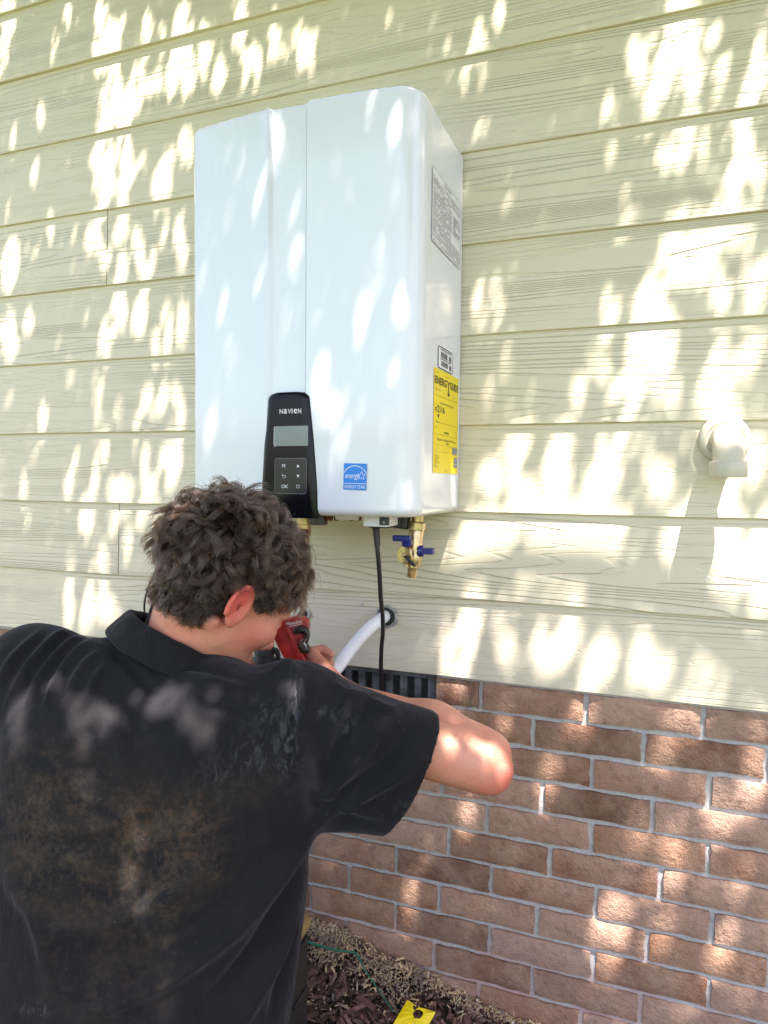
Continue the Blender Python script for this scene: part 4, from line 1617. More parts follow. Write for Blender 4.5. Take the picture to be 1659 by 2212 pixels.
# grey drain union below the heater, seen past the face
drain = thing('drain_union', 'dark grey plastic drain pipe union standing behind the face', 'pipe', tuple(WY(572, 1400, -0.2)))
dp = WY(572, 1390, -0.20)
bm = bmesh.new()
lathe(bm, dp + np.array([0, 0, 0.06]), (0, 0, -1), [(0, 0.0155), (0.055, 0.0155), (0.056, 0.0175), (0.066, 0.0175), (0.067, 0.0150), (0.24, 0.0150)], 22)
bobj('pipe_wall', bm, M['grey_plastic'], drain, True, 40)
bm = bmesh.new()
lathe(bm, dp + np.array([0, 0, -0.010]), (0, 0, -1), [(0, 0.0185), (0.001, 0.0205), (0.010, 0.0205), (0.0105, 0.0185), (0.016, 0.0185), (0.0165, 0.0205), (0.026, 0.0205), (0.027, 0.0185)], 22)
bobj('union_nut', bm, M['grey_plastic'], drain, True, 40)
bm = bmesh.new()
hh = dp + np.array([0.024, -0.002, -0.02])
tube(bm, [hh + np.array([-0.006, 0, 0.012]), hh + np.array([0.004, 0, 0.008]), hh + np.array([0.006, 0, -0.008]), hh + np.array([0.001, 0, -0.016])], [0.004, 0.005, 0.005, 0.0035], 8, 4)
bobj('handle', bm, M['black_matt'], drain, True)
trap = thing('grey_meter_body', 'dull grey metal pipe fitting low behind the chin', 'pipe fitting', tuple(WY(545, 1425, -0.12)))
bm = bmesh.new()
t0 = WY(560, 1436, -0.10)
box(bm, t0 + np.array([-0.055, -0.03, -0.06]), t0 + np.array([0.045, 0.03, 0.010]), 0.012, 3)
lathe(bm, t0 + np.array([-0.045, -0.01, 0.0]), (0, 0.2, 1), [(0, 0.02), (0.02, 0.02), (0.022, 0.014), (0.03, 0.013)], 18)
bobj('casting', bm, plain('weathered_grey_metal', (0.13, 0.145, 0.125), 0.7, nscale=35, var=0.5), trap)
# thin dark cable left of the neck
wire = thing('thin_cable', 'thin black cable curving down the siding left of the neck', 'cable', tuple(WY(320, 1272, -0.03)))
bm = bmesh.new()
tube(bm, [WY(360, 1165, -0.03), WY(335, 1235, -0.032), WY(321, 1268, -0.034), WY(313, 1296, -0.035), WY(312, 1322, -0.035), WY(317, 1380, -0.03), WY(330, 1440, -0.02)], 0.0024, 8, 5)
bobj('cable_sheath', bm, M['black_matt'], wire, True)

# ------------------------------------------------------------------ signed-distance modelling of the person
def cone(p, a, b, ra, rb):
    """capsule with two radii"""
    a, b = np.asarray(a, float), np.asarray(b, float)
    d = b - a
    L = float(d @ d)
    t = np.clip(((p - a) @ d) / L, 0, 1)
    q = p - a - t[:, None] * d
    return np.sqrt((q * q).sum(1)) - (ra + (rb - ra) * t)


def ell(p, c, r, B=None):
    q = p - np.asarray(c, float)
    if B is not None:
        q = q @ B
    r = np.asarray(r, float)
    k0 = np.sqrt(((q / r) ** 2).sum(1))
    k1 = np.sqrt(((q / (r * r)) ** 2).sum(1))
    return k0 * (k0 - 1.0) / np.maximum(k1, 1e-6)


def smin(a, b, k):
    h = np.clip(0.5 + 0.5 * (b - a) / k, 0, 1)
    return b + (a - b) * h - k * h * (1 - h)


def smax(a, b, k):
    return -smin(-a, -b, k)


def nets(fn, lo, hi, h, bs=8, margin=1.25):
    lo, hi = np.asarray(lo, float), np.asarray(hi, float)
    nb = np.ceil((hi - lo) / (h * bs)).astype(int)
    g = np.stack(np.meshgrid(*[np.arange(n) for n in nb], indexing='ij'), -1).reshape(-1, 3)
    cen = lo + (g + 0.5) * bs * h
    d = np.concatenate([fn(c) for c in np.array_split(cen, max(1, len(cen) // 60000))])
    g = g[np.abs(d) < bs * h * 0.87 * margin]
    off = np.stack(np.meshgrid(*[np.arange(bs + 1)] * 3, indexing='ij'), -1).reshape(-1, 3)
    S = int(nb.max() * bs + 8)
    cells_id, cells_v, quads = [], [], []

    def cid(ijk):
        return (ijk[..., 0] * S + ijk[..., 1]) * S + ijk[..., 2]
    for gb in np.array_split(g, max(1, len(g) // 120)):
        base = gb * bs
        ijk = base[:, None, :] + off[None]
        val = fn((lo + ijk.reshape(-1, 3) * h)).reshape(len(gb), bs + 1, bs + 1, bs + 1)
        ijk = ijk.reshape(len(gb), bs + 1, bs + 1, bs + 1, 3)
        c8 = [val[:, a:a + bs, b:b + bs, c:c + bs] for a in (0, 1) for b in (0, 1) for c in (0, 1)]
        neg = sum((c < 0).astype(int) for c in c8)
        act = (neg > 0) & (neg < 8)
        if act.any():
            cs = np.stack([c[act] for c in c8], 1)
            cor = np.array([(a, b, c) for a in (0, 1) for b in (0, 1) for c in (0, 1)], float)
            acc = np.zeros((len(cs), 3))
            cnt = np.zeros(len(cs))
            for i in range(8):
                for j in range(i + 1, 8):
                    if np.abs(cor[i] - cor[j]).sum() == 1:
                        x = (cs[:, i] < 0) != (cs[:, j] < 0)
                        t = cs[:, i] / np.where(x, cs[:, i] - cs[:, j], 1)
                        acc += np.where(x[:, None], cor[i] + t[:, None] * (cor[j] - cor[i]), 0)
                        cnt += x
            ci = ijk[:, :bs, :bs, :bs][act]
            cells_id.append(cid(ci))
            cells_v.append(lo + (ci + acc / cnt[:, None]) * h)
        core = val[:, :bs, :bs, :bs]
        ci = ijk[:, :bs, :bs, :bs]
        for ax, nxt in ((0, val[:, 1:, :bs, :bs]), (1, val[:, :bs, 1:, :bs]), (2, val[:, :bs, :bs, 1:])):
            x = (core < 0) != (nxt < 0)
            if not x.any():
                continue
            q = ci[x]
            s = core[x] < 0
            b_, c_ = [(1, 2), (2, 0), (0, 1)][ax]
            eb = np.zeros(3, int)
            ec = np.zeros(3, int)
            eb[b_] = 1
            ec[c_] = 1
            quad = np.stack([cid(q - eb - ec), cid(q - ec), cid(q), cid(q - eb)], 1)
            quad[~s] = quad[~s][:, ::-1]
            quads.append(quad)
    ids = np.concatenate(cells_id)
    V = np.concatenate(cells_v)
    Q = np.concatenate(quads)
    o = np.argsort(ids)
    ids, V = ids[o], V[o]
    pos = np.searchsorted(ids, Q)
    pos = np.clip(pos, 0, len(ids) - 1)
    ok = (ids[pos] == Q).all(1)
    return V, pos[ok]


def relax(V, Q, n, lam=0.5):
    for _ in range(n):
        acc = np.zeros_like(V)
        cnt = np.zeros(len(V))
        for a in range(4):
            for b in ((a + 1) % 4, (a + 3) % 4):
                np.add.at(acc, Q[:, a], V[Q[:, b]])
                np.add.at(cnt, Q[:, a], 1)
        V = V + lam * (acc / np.maximum(cnt, 1)[:, None] - V)
    return V


def normals_of(V, Q):
    n = np.cross(V[Q[:, 2]] - V[Q[:, 0]], V[Q[:, 3]] - V[Q[:, 1]])
    N = np.zeros_like(V)
    for a in range(4):
        np.add.at(N, Q[:, a], n)
    return N / (np.linalg.norm(N, axis=1, keepdims=True) + 1e-12)


def add_attr(o, name, val):
    at = o.data.attributes.new(name, 'FLOAT', 'POINT')
    at.data.foreach_set('value', np.asarray(val, np.float32))


# ---- head frame (columns: person's right, forward, up) in camera-local axes
HB = np.array([[0.596, 0.560, 0.5746], [-0.270, -0.534, 0.8012], [0.756, -0.633, -0.1672]])
HB[:, 0] /= np.linalg.norm(HB[:, 0])
HB[:, 1] -= HB[:, 0] * (HB[:, 0] @ HB[:, 1])
HB[:, 1] /= np.linalg.norm(HB[:, 1])
HB[:, 2] = np.cross(HB[:, 0], HB[:, 1])
HC = K(500, 1266, 1.0)


def hp(x, y, z):
    return HC + HB @ np.array([x, y, z], float)


def head_sdf(p):
    q = (p - HC) @ HB
    s = q.copy()
    s[:, 0] = np.abs(s[:, 0])
    d = ell(q, (0, -0.019, 0.033), (0.0735, 0.099, 0.082))
    d = smin(d, ell(q, (0, 0.040, -0.030), (0.060, 0.056, 0.082)), 0.035)
    d = smin(d, cone(s, (0.050, -0.004, -0.068), (0.014, 0.082, -0.112), 0.020, 0.017), 0.035)
    d = smin(d, ell(q, (0, 0.084, -0.113), (0.018, 0.014, 0.016)), 0.018)
    d = smin(d, ell(s, (0.046, 0.060, -0.030), (0.022, 0.024, 0.020)), 0.026)
    d = smin(d, cone(s, (0.004, 0.094, 0.012), (0.046, 0.078, 0.014), 0.0105, 0.010), 0.016)
    d = smax(d, -ell(s, (0.031, 0.108, -0.010), (0.017, 0.016, 0.013)), 0.012)
    d = smin(d, ell(s, (0.031, 0.0835, -0.010), (0.0140, 0.0122, 0.0120)), 0.004)
    d = smax(d, -cone(s, (0.020, 0.0965, -0.0135), (0.042, 0.0915, -0.0135), 0.0011, 0.0011), 0.002)
    d = smin(d, cone(q, (0, 0.098, 0.002), (0, 0.1200, -0.044), 0.0085, 0.0115), 0.012)
    d = smin(d, ell(q, (0, 0.1200, -0.047), (0.0115, 0.0105, 0.0098)), 0.008)
    d = smin(d, ell(s, (0.0125, 0.104, -0.052), (0.0085, 0.0105, 0.0082)), 0.006)
    d = smax(d, -ell(s, (0.0068, 0.108, -0.0615), (0.0036, 0.0050, 0.0040)), 0.003)
    d = smin(d, ell(q, (0, 0.088, -0.080), (0.026, 0.014, 0.014)), 0.014)
    d = smin(d, cone(s, (0.0, 0.1005, -0.0765), (0.021, 0.092, -0.0795), 0.0048, 0.0028), 0.004)
    d = smin(d, cone(s, (0.0, 0.0985, -0.0880), (0.018, 0.092, -0.0850), 0.0056, 0.0028), 0.004)
    d = smax(d, -cone(s, (0.0, 0.1055, -0.0822), (0.022, 0.0945, -0.0818), 0.0009, 0.0007), 0.0025)
    # ears
    eu = np.array([0.06, -0.20, 0.97])
    eu /= np.linalg.norm(eu)
    ev = np.array([0.20, -0.95, -0.20])
    ev -= eu * (eu @ ev)
    ev /= np.linalg.norm(ev)
    en = np.cross(eu, ev)
    Bm = np.stack([eu, ev, en], 1)
    c0 = np.array([0.0800, -0.022, -0.012])
    r = (s - c0) @ Bm
    e = ell(r, (0.001, 0.002, 0.0), (0.0295, 0.0175, 0.0045))
    n = 14
    ring = None
    for k in range(n):
        a0 = -2.35 + 4.45 * k / n
        a1 = -2.35 + 4.45 * (k + 1) / n
        A = np.array([0.001 + 0.0295 * math.cos(a0), 0.002 + 0.0180 * math.sin(a0), 0.0022])
        Bq = np.array([0.001 + 0.0295 * math.cos(a1), 0.002 + 0.0180 * math.sin(a1), 0.0022])
        cc = cone(r, A, Bq, 0.0038, 0.0038)
        ring = cc if ring is None else np.minimum(ring, cc)
    for sg in (1.0, -1.0):
        pass
    e = smin(e, ring, 0.004)
    side = 1.0
    for zz in (0.0062, -0.0062):
        e = smax(e, -ell(r, (-0.003, -0.001, zz), (0.0125, 0.0095, 0.0052)), 0.004)
    for zz in (0.0052, -0.0052):
        e = smax(e, -ell(r, (0.016, 0.004, zz), (0.0075, 0.0085, 0.0030)), 0.003)
    e = smin(e, ell(r, (-0.024, -0.002, 0.0005), (0.0100, 0.0085, 0.0048)), 0.007)
    e = smin(e, ell(r, (-0.004, -0.0125, 0.001), (0.0058, 0.0045, 0.0042)), 0.004)
    d = smin(d, e, 0.006)
    return d


# ---- joints (camera-local)
NAPE = hp(0, -0.038, -0.050)
C7 = K(380, 1425, 0.985)
STERN = K(470, 1540, 1.08)
R_SH = K(640, 1515, 0.930)
R_EL = K(1034, 1645, 0.955)
R_WR = K(742, 1508, 1.120)
L_SH = K(72, 1450, 0.975)
L_EL = K(255, 1660, 1.16)
L_WR = K(455, 1520, 1.22)


def finger(p, base, d0, bend_axis, lens, rad, curls):
    """three capsules bending about bend_axis; returns sdf"""
    d = np.asarray(d0, float) / np.linalg.norm(d0)
    ax = np.asarray(bend_axis, float) / np.linalg.norm(bend_axis)
    a = np.asarray(base, float)
    out = None
    for L, c, r0, r1 in zip(lens, curls, rad[:-1], rad[1:]):
        M3 = Matrix.Rotation(R(c), 3, Vector(ax))
        d = np.array(M3 @ Vector(d))
        b = a + d * L
        s = cone(p, a, b, r0, r1)
        out = s if out is None else smin(out, s, 0.0035)
        a = b
    return out


def hand_sdf(p, wr, dirv, nrm, thumb_side, curl):
    """dirv: wrist to knuckles, nrm: back of hand, thumb_side: towards the thumb"""
    dirv = dirv / np.linalg.norm(dirv)
    nrm = nrm - dirv * (nrm @ dirv)
    nrm /= np.linalg.norm(nrm)
    th = np.cross(nrm, dirv)
    if th @ thumb_side < 0:
        th = -th
    B = np.stack([th, dirv, nrm], 1)
    d = ell(p, wr + dirv * 0.045, (0.040, 0.056, 0.0175), B)
    d = smin(d, cone(p, wr - dirv * 0.01, wr + dirv * 0.03, 0.026, 0.024), 0.015)
    ax = np.cross(dirv, -nrm)
    for k, (o, L, r) in enumerate(((0.030, 0.046, 0.0098), (0.010, 0.050, 0.0100), (-0.011, 0.046, 0.0096), (-0.030, 0.037, 0.0086))):
        base = wr + dirv * (0.082 - 0.004 * abs(k - 1)) + th * o
        d = smin(d, finger(p, base, dirv + th * o * 1.2, ax, (L, L * 0.62, L * 0.48), (r, r * 0.94, r * 0.88, r * 0.76), curl), 0.006)
    tb = wr + dirv * 0.028 + th * 0.026 - nrm * 0.004
    d = smin(d, cone(p, wr + dirv * 0.012 + th * 0.014, tb + dirv * 0.022 + th * 0.014, 0.018, 0.0140), 0.012)
    t1 = tb + dirv * 0.020 + th * 0.013
    d = smin(d, finger(p, t1, dirv * 0.80 + th * 0.42 - nrm * 0.30, np.cross(dirv, -th), (0.034, 0.029), (0.0128, 0.0112, 0.0088), (12, 28)), 0.006)
    return d


CUT_P = K(636, 1402, 1.135)                       # the middle of the cutter grip
CUT_D = K(642, 1436, 1.135) - K(606, 1352, 1.135)  # axis of the cutter, head to grip end
CUT_D = CUT_D / np.linalg.norm(CUT_D)
HR_DIR = K(650, 1466, 1.165) - R_WR
HR_N = np.array([0.10, -0.35, 0.93])


def body_sdf(p):
    d = head_sdf(p)
    d = smin(d, cone(p, NAPE, C7, 0.051, 0.054), 0.03)
    d = smin(d, cone(p, hp(0, 0.005, -0.075), STERN, 0.050, 0.050), 0.03)
    d = smin(d, cone(p, hp(0.060, -0.034, -0.052), STERN + np.array([0.015, 0, 0]), 0.0135, 0.0120), 0.012)
    d = smin(d, cone(p, hp(0.024, -0.080, -0.03), C7 + np.array([0.01, -0.02, 0.018]), 0.012, 0.02), 0.02)
    # shoulders and arms
    d = smin(d, cone(p, C7 + np.array([0, -0.055, -0.02]), R_SH + np.array([0, -0.015, -0.015]), 0.034, 0.034), 0.02)
    d = smin(d, cone(p, C7 + np.array([0, -0.080, -0.035]), L_SH + np.array([0, -0.015, -0.015]), 0.034, 0.034), 0.02)
    ra = cone(p, R_SH + np.array([0, -0.025, -0.012]), R_EL, 0.036, 0.0435)
    f0 = R_EL + np.array([-0.006, 0.012, -0.012])
    f1 = f0 + (R_WR - f0) * 0.30
    rf = cone(p, f0, f1, 0.0400, 0.0435)
    rf = smin(rf, cone(p, f1, R_WR, 0.0435, 0.0270), 0.03)
    ra = smin(ra, rf, 0.005)
    ra = smin(ra, ell(p, K(1064, 1674, 0.945), (0.026, 0.0245, 0.026)), 0.016)
    ra = smin(ra, ell(p, K(1066, 1620, 0.955), (0.0235, 0.0225, 0.026)), 0.016)
    ra = smin(ra, ell(p, K(1088, 1662, 0.935), (0.0125, 0.0135, 0.014)), 0.010)
    ra = smin(ra, hand_sdf(p, R_WR, HR_DIR, HR_N, np.array([0.1, 1.0, 0.2]), (50, 78, 62)), 0.012)
    la = smin(cone(p, L_SH, L_EL, 0.050, 0.041), cone(p, L_EL, L_WR, 0.041, 0.027), 0.02)
    la = smin(la, hand_sdf(p, L_WR, K(520, 1500, 1.24) - L_WR, np.array([0.0, 0.2, 0.95]), np.array([0, 1.0, 0]), (40, 55, 45)), 0.012)
    d = smin(d, ra, 0.02)
    d = np.minimum(d, la)
    # trunk inside the shirt, so that the figure is one body
    d = smin(d, ell(p, ((C7 + K(310, 1780, 0.97)) / 2), (0.12, 0.13, 0.070)), 0.04)
    d = smin(d, ell(p, K(305, 1950, 0.97), (0.145, 0.24, 0.085)), 0.05)
    return d


allp = np.array([HC, C7, R_SH, R_EL, R_WR, L_SH, L_EL, L_WR, K(305, 2280, 0.97), hp(0, 0, 0.13), hp(0, 0.13, 0)])
BV, BQ = nets(body_sdf, allp.min(0) - 0.16, allp.max(0) + 0.16, 0.0024, 8)
BV = relax(BV, BQ, 1, 0.35)
PERSON_LOC = to_world(K(300, 2300, 0.95))
PERSON_LOC[2] = float(ground_h(PERSON_LOC[0], PERSON_LOC[1]))
person = thing('person', 'kneeling person with curly dark hair in a dirty black polo shirt working under the heater', 'person', tuple(PERSON_LOC))
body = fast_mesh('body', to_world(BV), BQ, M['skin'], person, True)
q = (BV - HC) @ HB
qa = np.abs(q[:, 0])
flush_ear_glow = np.exp(-(((qa - 0.088) / 0.016) ** 2 + ((q[:, 1] + 0.030) / 0.026) ** 2 + ((q[:, 2] + 0.004) / 0.032) ** 2)) * 1.25  # ear: red of sun shining through it, painted into the colour
flush_ear_glow += 0.55 * np.exp(-(((qa - 0.05) / 0.03) ** 2 + ((q[:, 1] - 0.05) / 0.03) ** 2 + ((q[:, 2] + 0.04) / 0.025) ** 2))
flush_ear_glow += 0.5 * np.exp(-((q[:, 0] / 0.014) ** 2 + ((q[:, 1] - 0.12) / 0.016) ** 2 + ((q[:, 2] + 0.045) / 0.016) ** 2))
flush_ear_glow += 0.55 * np.exp(-(((BV - R_EL - np.array([0.035, -0.02, 0.02])) / 0.045) ** 2).sum(1))
flush_ear_glow += 0.30 * np.exp(-(((BV - NAPE) / 0.06) ** 2).sum(1))
add_attr(body, 'flush_ear_glow', np.clip(flush_ear_glow, 0, 1))
nearhead = ((BV - HC) ** 2).sum(1) < 0.16 ** 2


def hair_zone(q):
    """1 inside the hair line (head coordinates), soft edges"""
    x, y, z = np.abs(q[:, 0]), q[:, 1], q[:, 2]
    ang = np.degrees(np.arctan2(y, np.maximum(x, 1e-4)))      # 90 forward, -90 back
    # height of the hairline around the head
    earz = (x > 0.0735) & (z < 0.024) & (y < 0.02) & (y > -0.055)
    zl = np.interp(ang, [-90, -60, -35, -20, -8, 5, 22, 40, 52, 62, 90], [-0.070, -0.072, -0.062, -0.035, 0.020, 0.000, -0.006, 0.030, 0.056, 0.068, 0.070])
    return np.clip((z - zl) / np.where(y < -0.01, 0.026, 0.014) + 0.5, 0, 1) * ~earz


stub = hair_zone(q) * nearhead
# brows
brow = np.exp(-(((qa - 0.030) / 0.018) ** 2 + ((q[:, 1] - 0.096) / 0.016) ** 2 + ((q[:, 2] - 0.016) / 0.0045) ** 2))
add_attr(body, 'stubble', np.clip(stub * 0.9 + brow * 0.8, 0, 1))
for sgn in (1, -1):
    bm = bmesh.new()
    c = to_world(hp(0.031 * sgn, 0.0838, -0.0125)[None])[0]
    bmesh.ops.create_uvsphere(bm, u_segments=16, v_segments=10, radius=0.0108, matrix=Matrix.Translation(c))
    bobj('eye', bm, M['eye'], person, True)

# ---- shirt
TY = np.array([-0.12, -0.17, -0.22, -0.30, -0.43, -0.58, -0.72, -0.86, -0.95])
TCX = np.array([-0.315, -0.318, -0.322, -0.328, -0.335, -0.335, -0.335, -0.335, -0.335])
TCZ = np.array([-0.990, -0.985, -0.980, -0.965, -0.950, -0.925, -0.905, -0.900, -0.900])
TA = np.array([0.03, 0.040, 0.095, 0.190, 0.232, 0.222, 0.202, 0.200, 0.198])
TB = np.array([0.03, 0.040, 0.070, 0.115, 0.135, 0.140, 0.140, 0.140, 0.140])
HEM_A = K(941, 1556, 0.950)
HEM_B = K(826, 1786, 0.955)
hem_e = (HEM_B - HEM_A) / np.linalg.norm(HEM_B - HEM_A)
HEM_N = np.cross(hem_e, np.array([0, 0, 1.0]))
if HEM_N[0] < 0:
    HEM_N = -HEM_N
HEM_N = HEM_N + np.array([0, 0, -0.16])
HEM_N /= np.linalg.norm(HEM_N)


def sleeve_sdf(p, infl=0.0):
    a = cone(p, K(640, 1522, 0.930), K(960, 1628, 0.952), 0.052 + infl, 0.0515 + infl)
    b = cone(p, K(655, 1690, 0.930), K(880, 1760, 0.952), 0.050 + infl, 0.036 + infl)
    c = cone(p, K(645, 1590, 0.925), K(900, 1690, 0.945), 0.056 + infl, 0.052 + infl)
    return smin(smin(a, b, 0.07), c, 0.05)


def shirt_sdf(p):
    y = p[:, 1]
    yy = -y
    cx = np.interp(yy, -TY, TCX)
    cz = np.interp(yy, -TY, TCZ)
    a = np.interp(yy, -TY, TA)
    b = np.interp(yy, -TY, TB)
    ex = np.abs((p[:, 0] - cx) / a)
    ez = np.abs((p[:, 2] - cz) / b)
    r = (ex ** 2.4 + ez ** 2.4) ** (1 / 2.4)
    d = (r - 1) * np.minimum(a, b) * 0.9
    d = np.maximum(d, y + 0.13)
    d = np.maximum(d, -0.93 - y)
    d = smin(d, cone(p, K(385, 1498, 0.975), R_SH + np.array([0, -0.012, 0]), 0.046, 0.055), 0.035)
    d = smin(d, cone(p, K(365, 1478, 0.975), L_SH + np.array([0, -0.004, 0]), 0.050, 0.062), 0.035)
    d = smin(d, cone(p, K(248, 1458, 0.955), K(440, 1500, 0.936), 0.052, 0.044), 0.03)
    d = smin(d, cone(p, L_SH, K(-60, 1570, 1.00), 0.064, 0.066), 0.04)
    d = smin(d, cone(p, K(-20, 1520, 0.99), L_SH + (L_EL - L_SH) * 0.62, 0.062, 0.064), 0.04)
    # shoulder blades and the dip of the spine
    d = smin(d, ell(p, K(470, 1640, 0.885), (0.075, 0.10, 0.035)), 0.06)
    d = smin(d, ell(p, K(150, 1640, 0.905), (0.075, 0.10, 0.035)), 0.06)
    sl = sleeve_sdf(p)
    sl = np.maximum(sl, (p - HEM_A) @ HEM_N)
    inner = np.maximum(sleeve_sdf(p, -0.0105), -((p - HEM_A) @ HEM_N) - 0.085)
    d = smin(d, sl, 0.045)
    d = np.maximum(d, (p - HEM_A) @ HEM_N)
    d = np.maximum(d, -inner)
    return d


SVv, SQ = nets(shirt_sdf, (-0.72, -0.96, -1.22), (0.14, -0.10, -0.72), 0.0042, 8, 1.5)
SVv = relax(SVv, SQ, 3, 0.5)
SN = normals_of(SVv, SQ)
spx = 829.5 + FPX * SVv[:, 0] / -SVv[:, 2]
spy = 1106 - FPX * SVv[:, 1] / -SVv[:, 2]


def fold(pts, width, amp, sharp=1.0):
    """height of a cloth fold that runs along a line over the visible side (picture pixels)"""
    P = smooth_path([(x, y, 0) for x, y in pts], 8)[:, :2]
    best = np.full(len(spx), 1e9)
    prog = np.zeros(len(spx))
    m = len(P)
    for i in range(m - 1):
        a, b = P[i], P[i + 1]
        d = b - a
        t = np.clip(((spx - a[0]) * d[0] + (spy - a[1]) * d[1]) / (d @ d + 1e-9), 0, 1)
        dd = np.hypot(spx - a[0] - t * d[0], spy - a[1] - t * d[1])
        w = dd < best
        best = np.where(w, dd, best)
        prog = np.where(w, (i + t) / (m - 1), prog)
    taper = np.sin(np.pi * np.clip(prog * 0.92 + 0.04, 0, 1)) ** 0.6
    return amp * taper * np.exp(-(best / width) ** 2 * sharp)


disp = np.zeros(len(SVv))
FOLDS = [
    # stretched pleats on the left shoulder
    ([(20, 1520), (60, 1440), (130, 1372), (190, 1365)], 9, 0.0050), ([(60, 1520), (95, 1450), (155, 1390), (215, 1385)], 8, 0.0045),
    ([(95, 1530), (130, 1460), (180, 1405), (235, 1398)], 8, 0.0042), ([(135, 1530), (165, 1465), (205, 1420), (250, 1408)], 8, 0.0036),
    ([(0, 1470), (30, 1420), (90, 1362)], 9, 0.0045), ([(185, 1520), (205, 1470), (235, 1430)], 9, 0.003),
    # yoke seam and sag below the collar
    ([(240, 1400), (280, 1440), (330, 1500)], 10, -0.0040), ([(250, 1420), (330, 1428), (420, 1440), (520, 1470)], 9, -0.0030),
    # drag lines towards the armhole
    ([(640, 1470), (634, 1560), (630, 1640)], 6, -0.0050), ([(652, 1470), (648, 1560), (640, 1650)], 8, 0.0045),
    ([(600, 1440), (625, 1438), (640, 1462)], 12, 0.0050), ([(690, 1470), (670, 1520), (664, 1580)], 10, 0.0030),
    ([(760, 1500), (720, 1560), (690, 1640)], 10, 0.0040), ([(800, 1510), (740, 1590), (700, 1700)], 12, -0.0040),
    ([(850, 1545), (790, 1620), (700, 1730)], 14, 0.0050), ([(890, 1580), (830, 1650), (690, 1745)], 14, -0.0045),
    ([(910, 1640), (840, 1690), (700, 1760)], 12, 0.0045), ([(720, 1480), (745, 1500), (790, 1500)], 8, 0.0035),
    ([(800, 1508), (830, 1530), (850, 1528)], 8, 0.003), ([(680, 1700), (760, 1740), (830, 1765)], 12, 0.004),
    # sweep from the armpit down to the waist
    ([(690, 1770), (610, 1880), (500, 2010), (350, 2120), (200, 2190)], 22, 0.0085), ([(690, 1800), (630, 1930), (545, 2060), (430, 2190)], 18, -0.0085),
    ([(680, 1830), (640, 1960), (590, 2080), (520, 2210)], 16, 0.0070), ([(660, 1900), (640, 2000), (610, 2120), (580, 2210)], 12, -0.0055),
    ([(560, 1860), (470, 1960), (330, 2050), (150, 2090)], 24, -0.0050), ([(480, 1840), (380, 1930), (260, 1990), (110, 2010)], 24, 0.0045),
    ([(310, 1700), (300, 1860), (296, 2010), (300, 2180)], 26, -0.0055), ([(120, 1780), (210, 1790), (270, 1770), (330, 1720)], 14, 0.0035),
    ([(60, 1800), (150, 1830), (230, 1810)], 12, -0.0030), ([(285, 2010), (290, 2050), (295, 2090), (300, 2120)], 10, 0.004),
    ([(250, 2090), (300, 2108), (360, 2100), (420, 2070)], 9, -0.0040), ([(20, 1900), (80, 1990), (110, 2120)], 18, 0.0045),
    ([(430, 1520), (500, 1560), (590, 1570)], 20, 0.0030), ([(200, 1500), (260, 1600), (280, 1720)], 22, 0.0035), ([(400, 1720), (450, 1830), (470, 1950)], 24, 0.0030)]
vis = np.clip(SN[:, 2] * 2.0 + 0.45, 0, 1)
for f_ in FOLDS:
    disp += fold(*f_) * vis * 2.3


disp += vnoise(SVv, 14, 1) * 0.0028 + vnoise(SVv, 33, 2) * 0.0012
SVd = SVv + SN * disp[:, None]
shirt = fast_mesh('polo_shirt', to_world(SVd), SQ, M['shirt'], person, True)


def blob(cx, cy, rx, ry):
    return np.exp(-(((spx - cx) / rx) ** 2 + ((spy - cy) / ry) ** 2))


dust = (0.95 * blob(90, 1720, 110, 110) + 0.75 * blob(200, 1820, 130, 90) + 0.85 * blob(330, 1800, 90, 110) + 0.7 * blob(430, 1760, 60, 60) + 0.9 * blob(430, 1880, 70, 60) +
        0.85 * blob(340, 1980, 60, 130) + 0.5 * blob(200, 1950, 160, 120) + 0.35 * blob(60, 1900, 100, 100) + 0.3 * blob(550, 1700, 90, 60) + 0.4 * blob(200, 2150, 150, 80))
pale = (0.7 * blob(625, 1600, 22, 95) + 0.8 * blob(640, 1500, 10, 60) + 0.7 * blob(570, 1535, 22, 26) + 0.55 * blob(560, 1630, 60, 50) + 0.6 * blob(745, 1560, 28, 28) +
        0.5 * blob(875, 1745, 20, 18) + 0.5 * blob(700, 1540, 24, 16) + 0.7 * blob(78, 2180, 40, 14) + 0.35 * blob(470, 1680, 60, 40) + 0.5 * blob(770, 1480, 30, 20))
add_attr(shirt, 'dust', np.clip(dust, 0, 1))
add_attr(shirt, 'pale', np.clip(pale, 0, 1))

# collar: stand and folded leaf round the neck
cs_ = []


def ring_pts(C, r1, r2, e1, e2, n=64):
    e1 = np.asarray(e1, float) / np.linalg.norm(e1)
    e2 = np.asarray(e2, float)
    e2 = e2 - e1 * (e1 @ e2)
    e2 /= np.linalg.norm(e2)
    return [np.asarray(C) + e1 * r1 * math.cos(2 * math.pi * k / n) + e2 * r2 * math.sin(2 * math.pi * k / n) for k in range(n)]


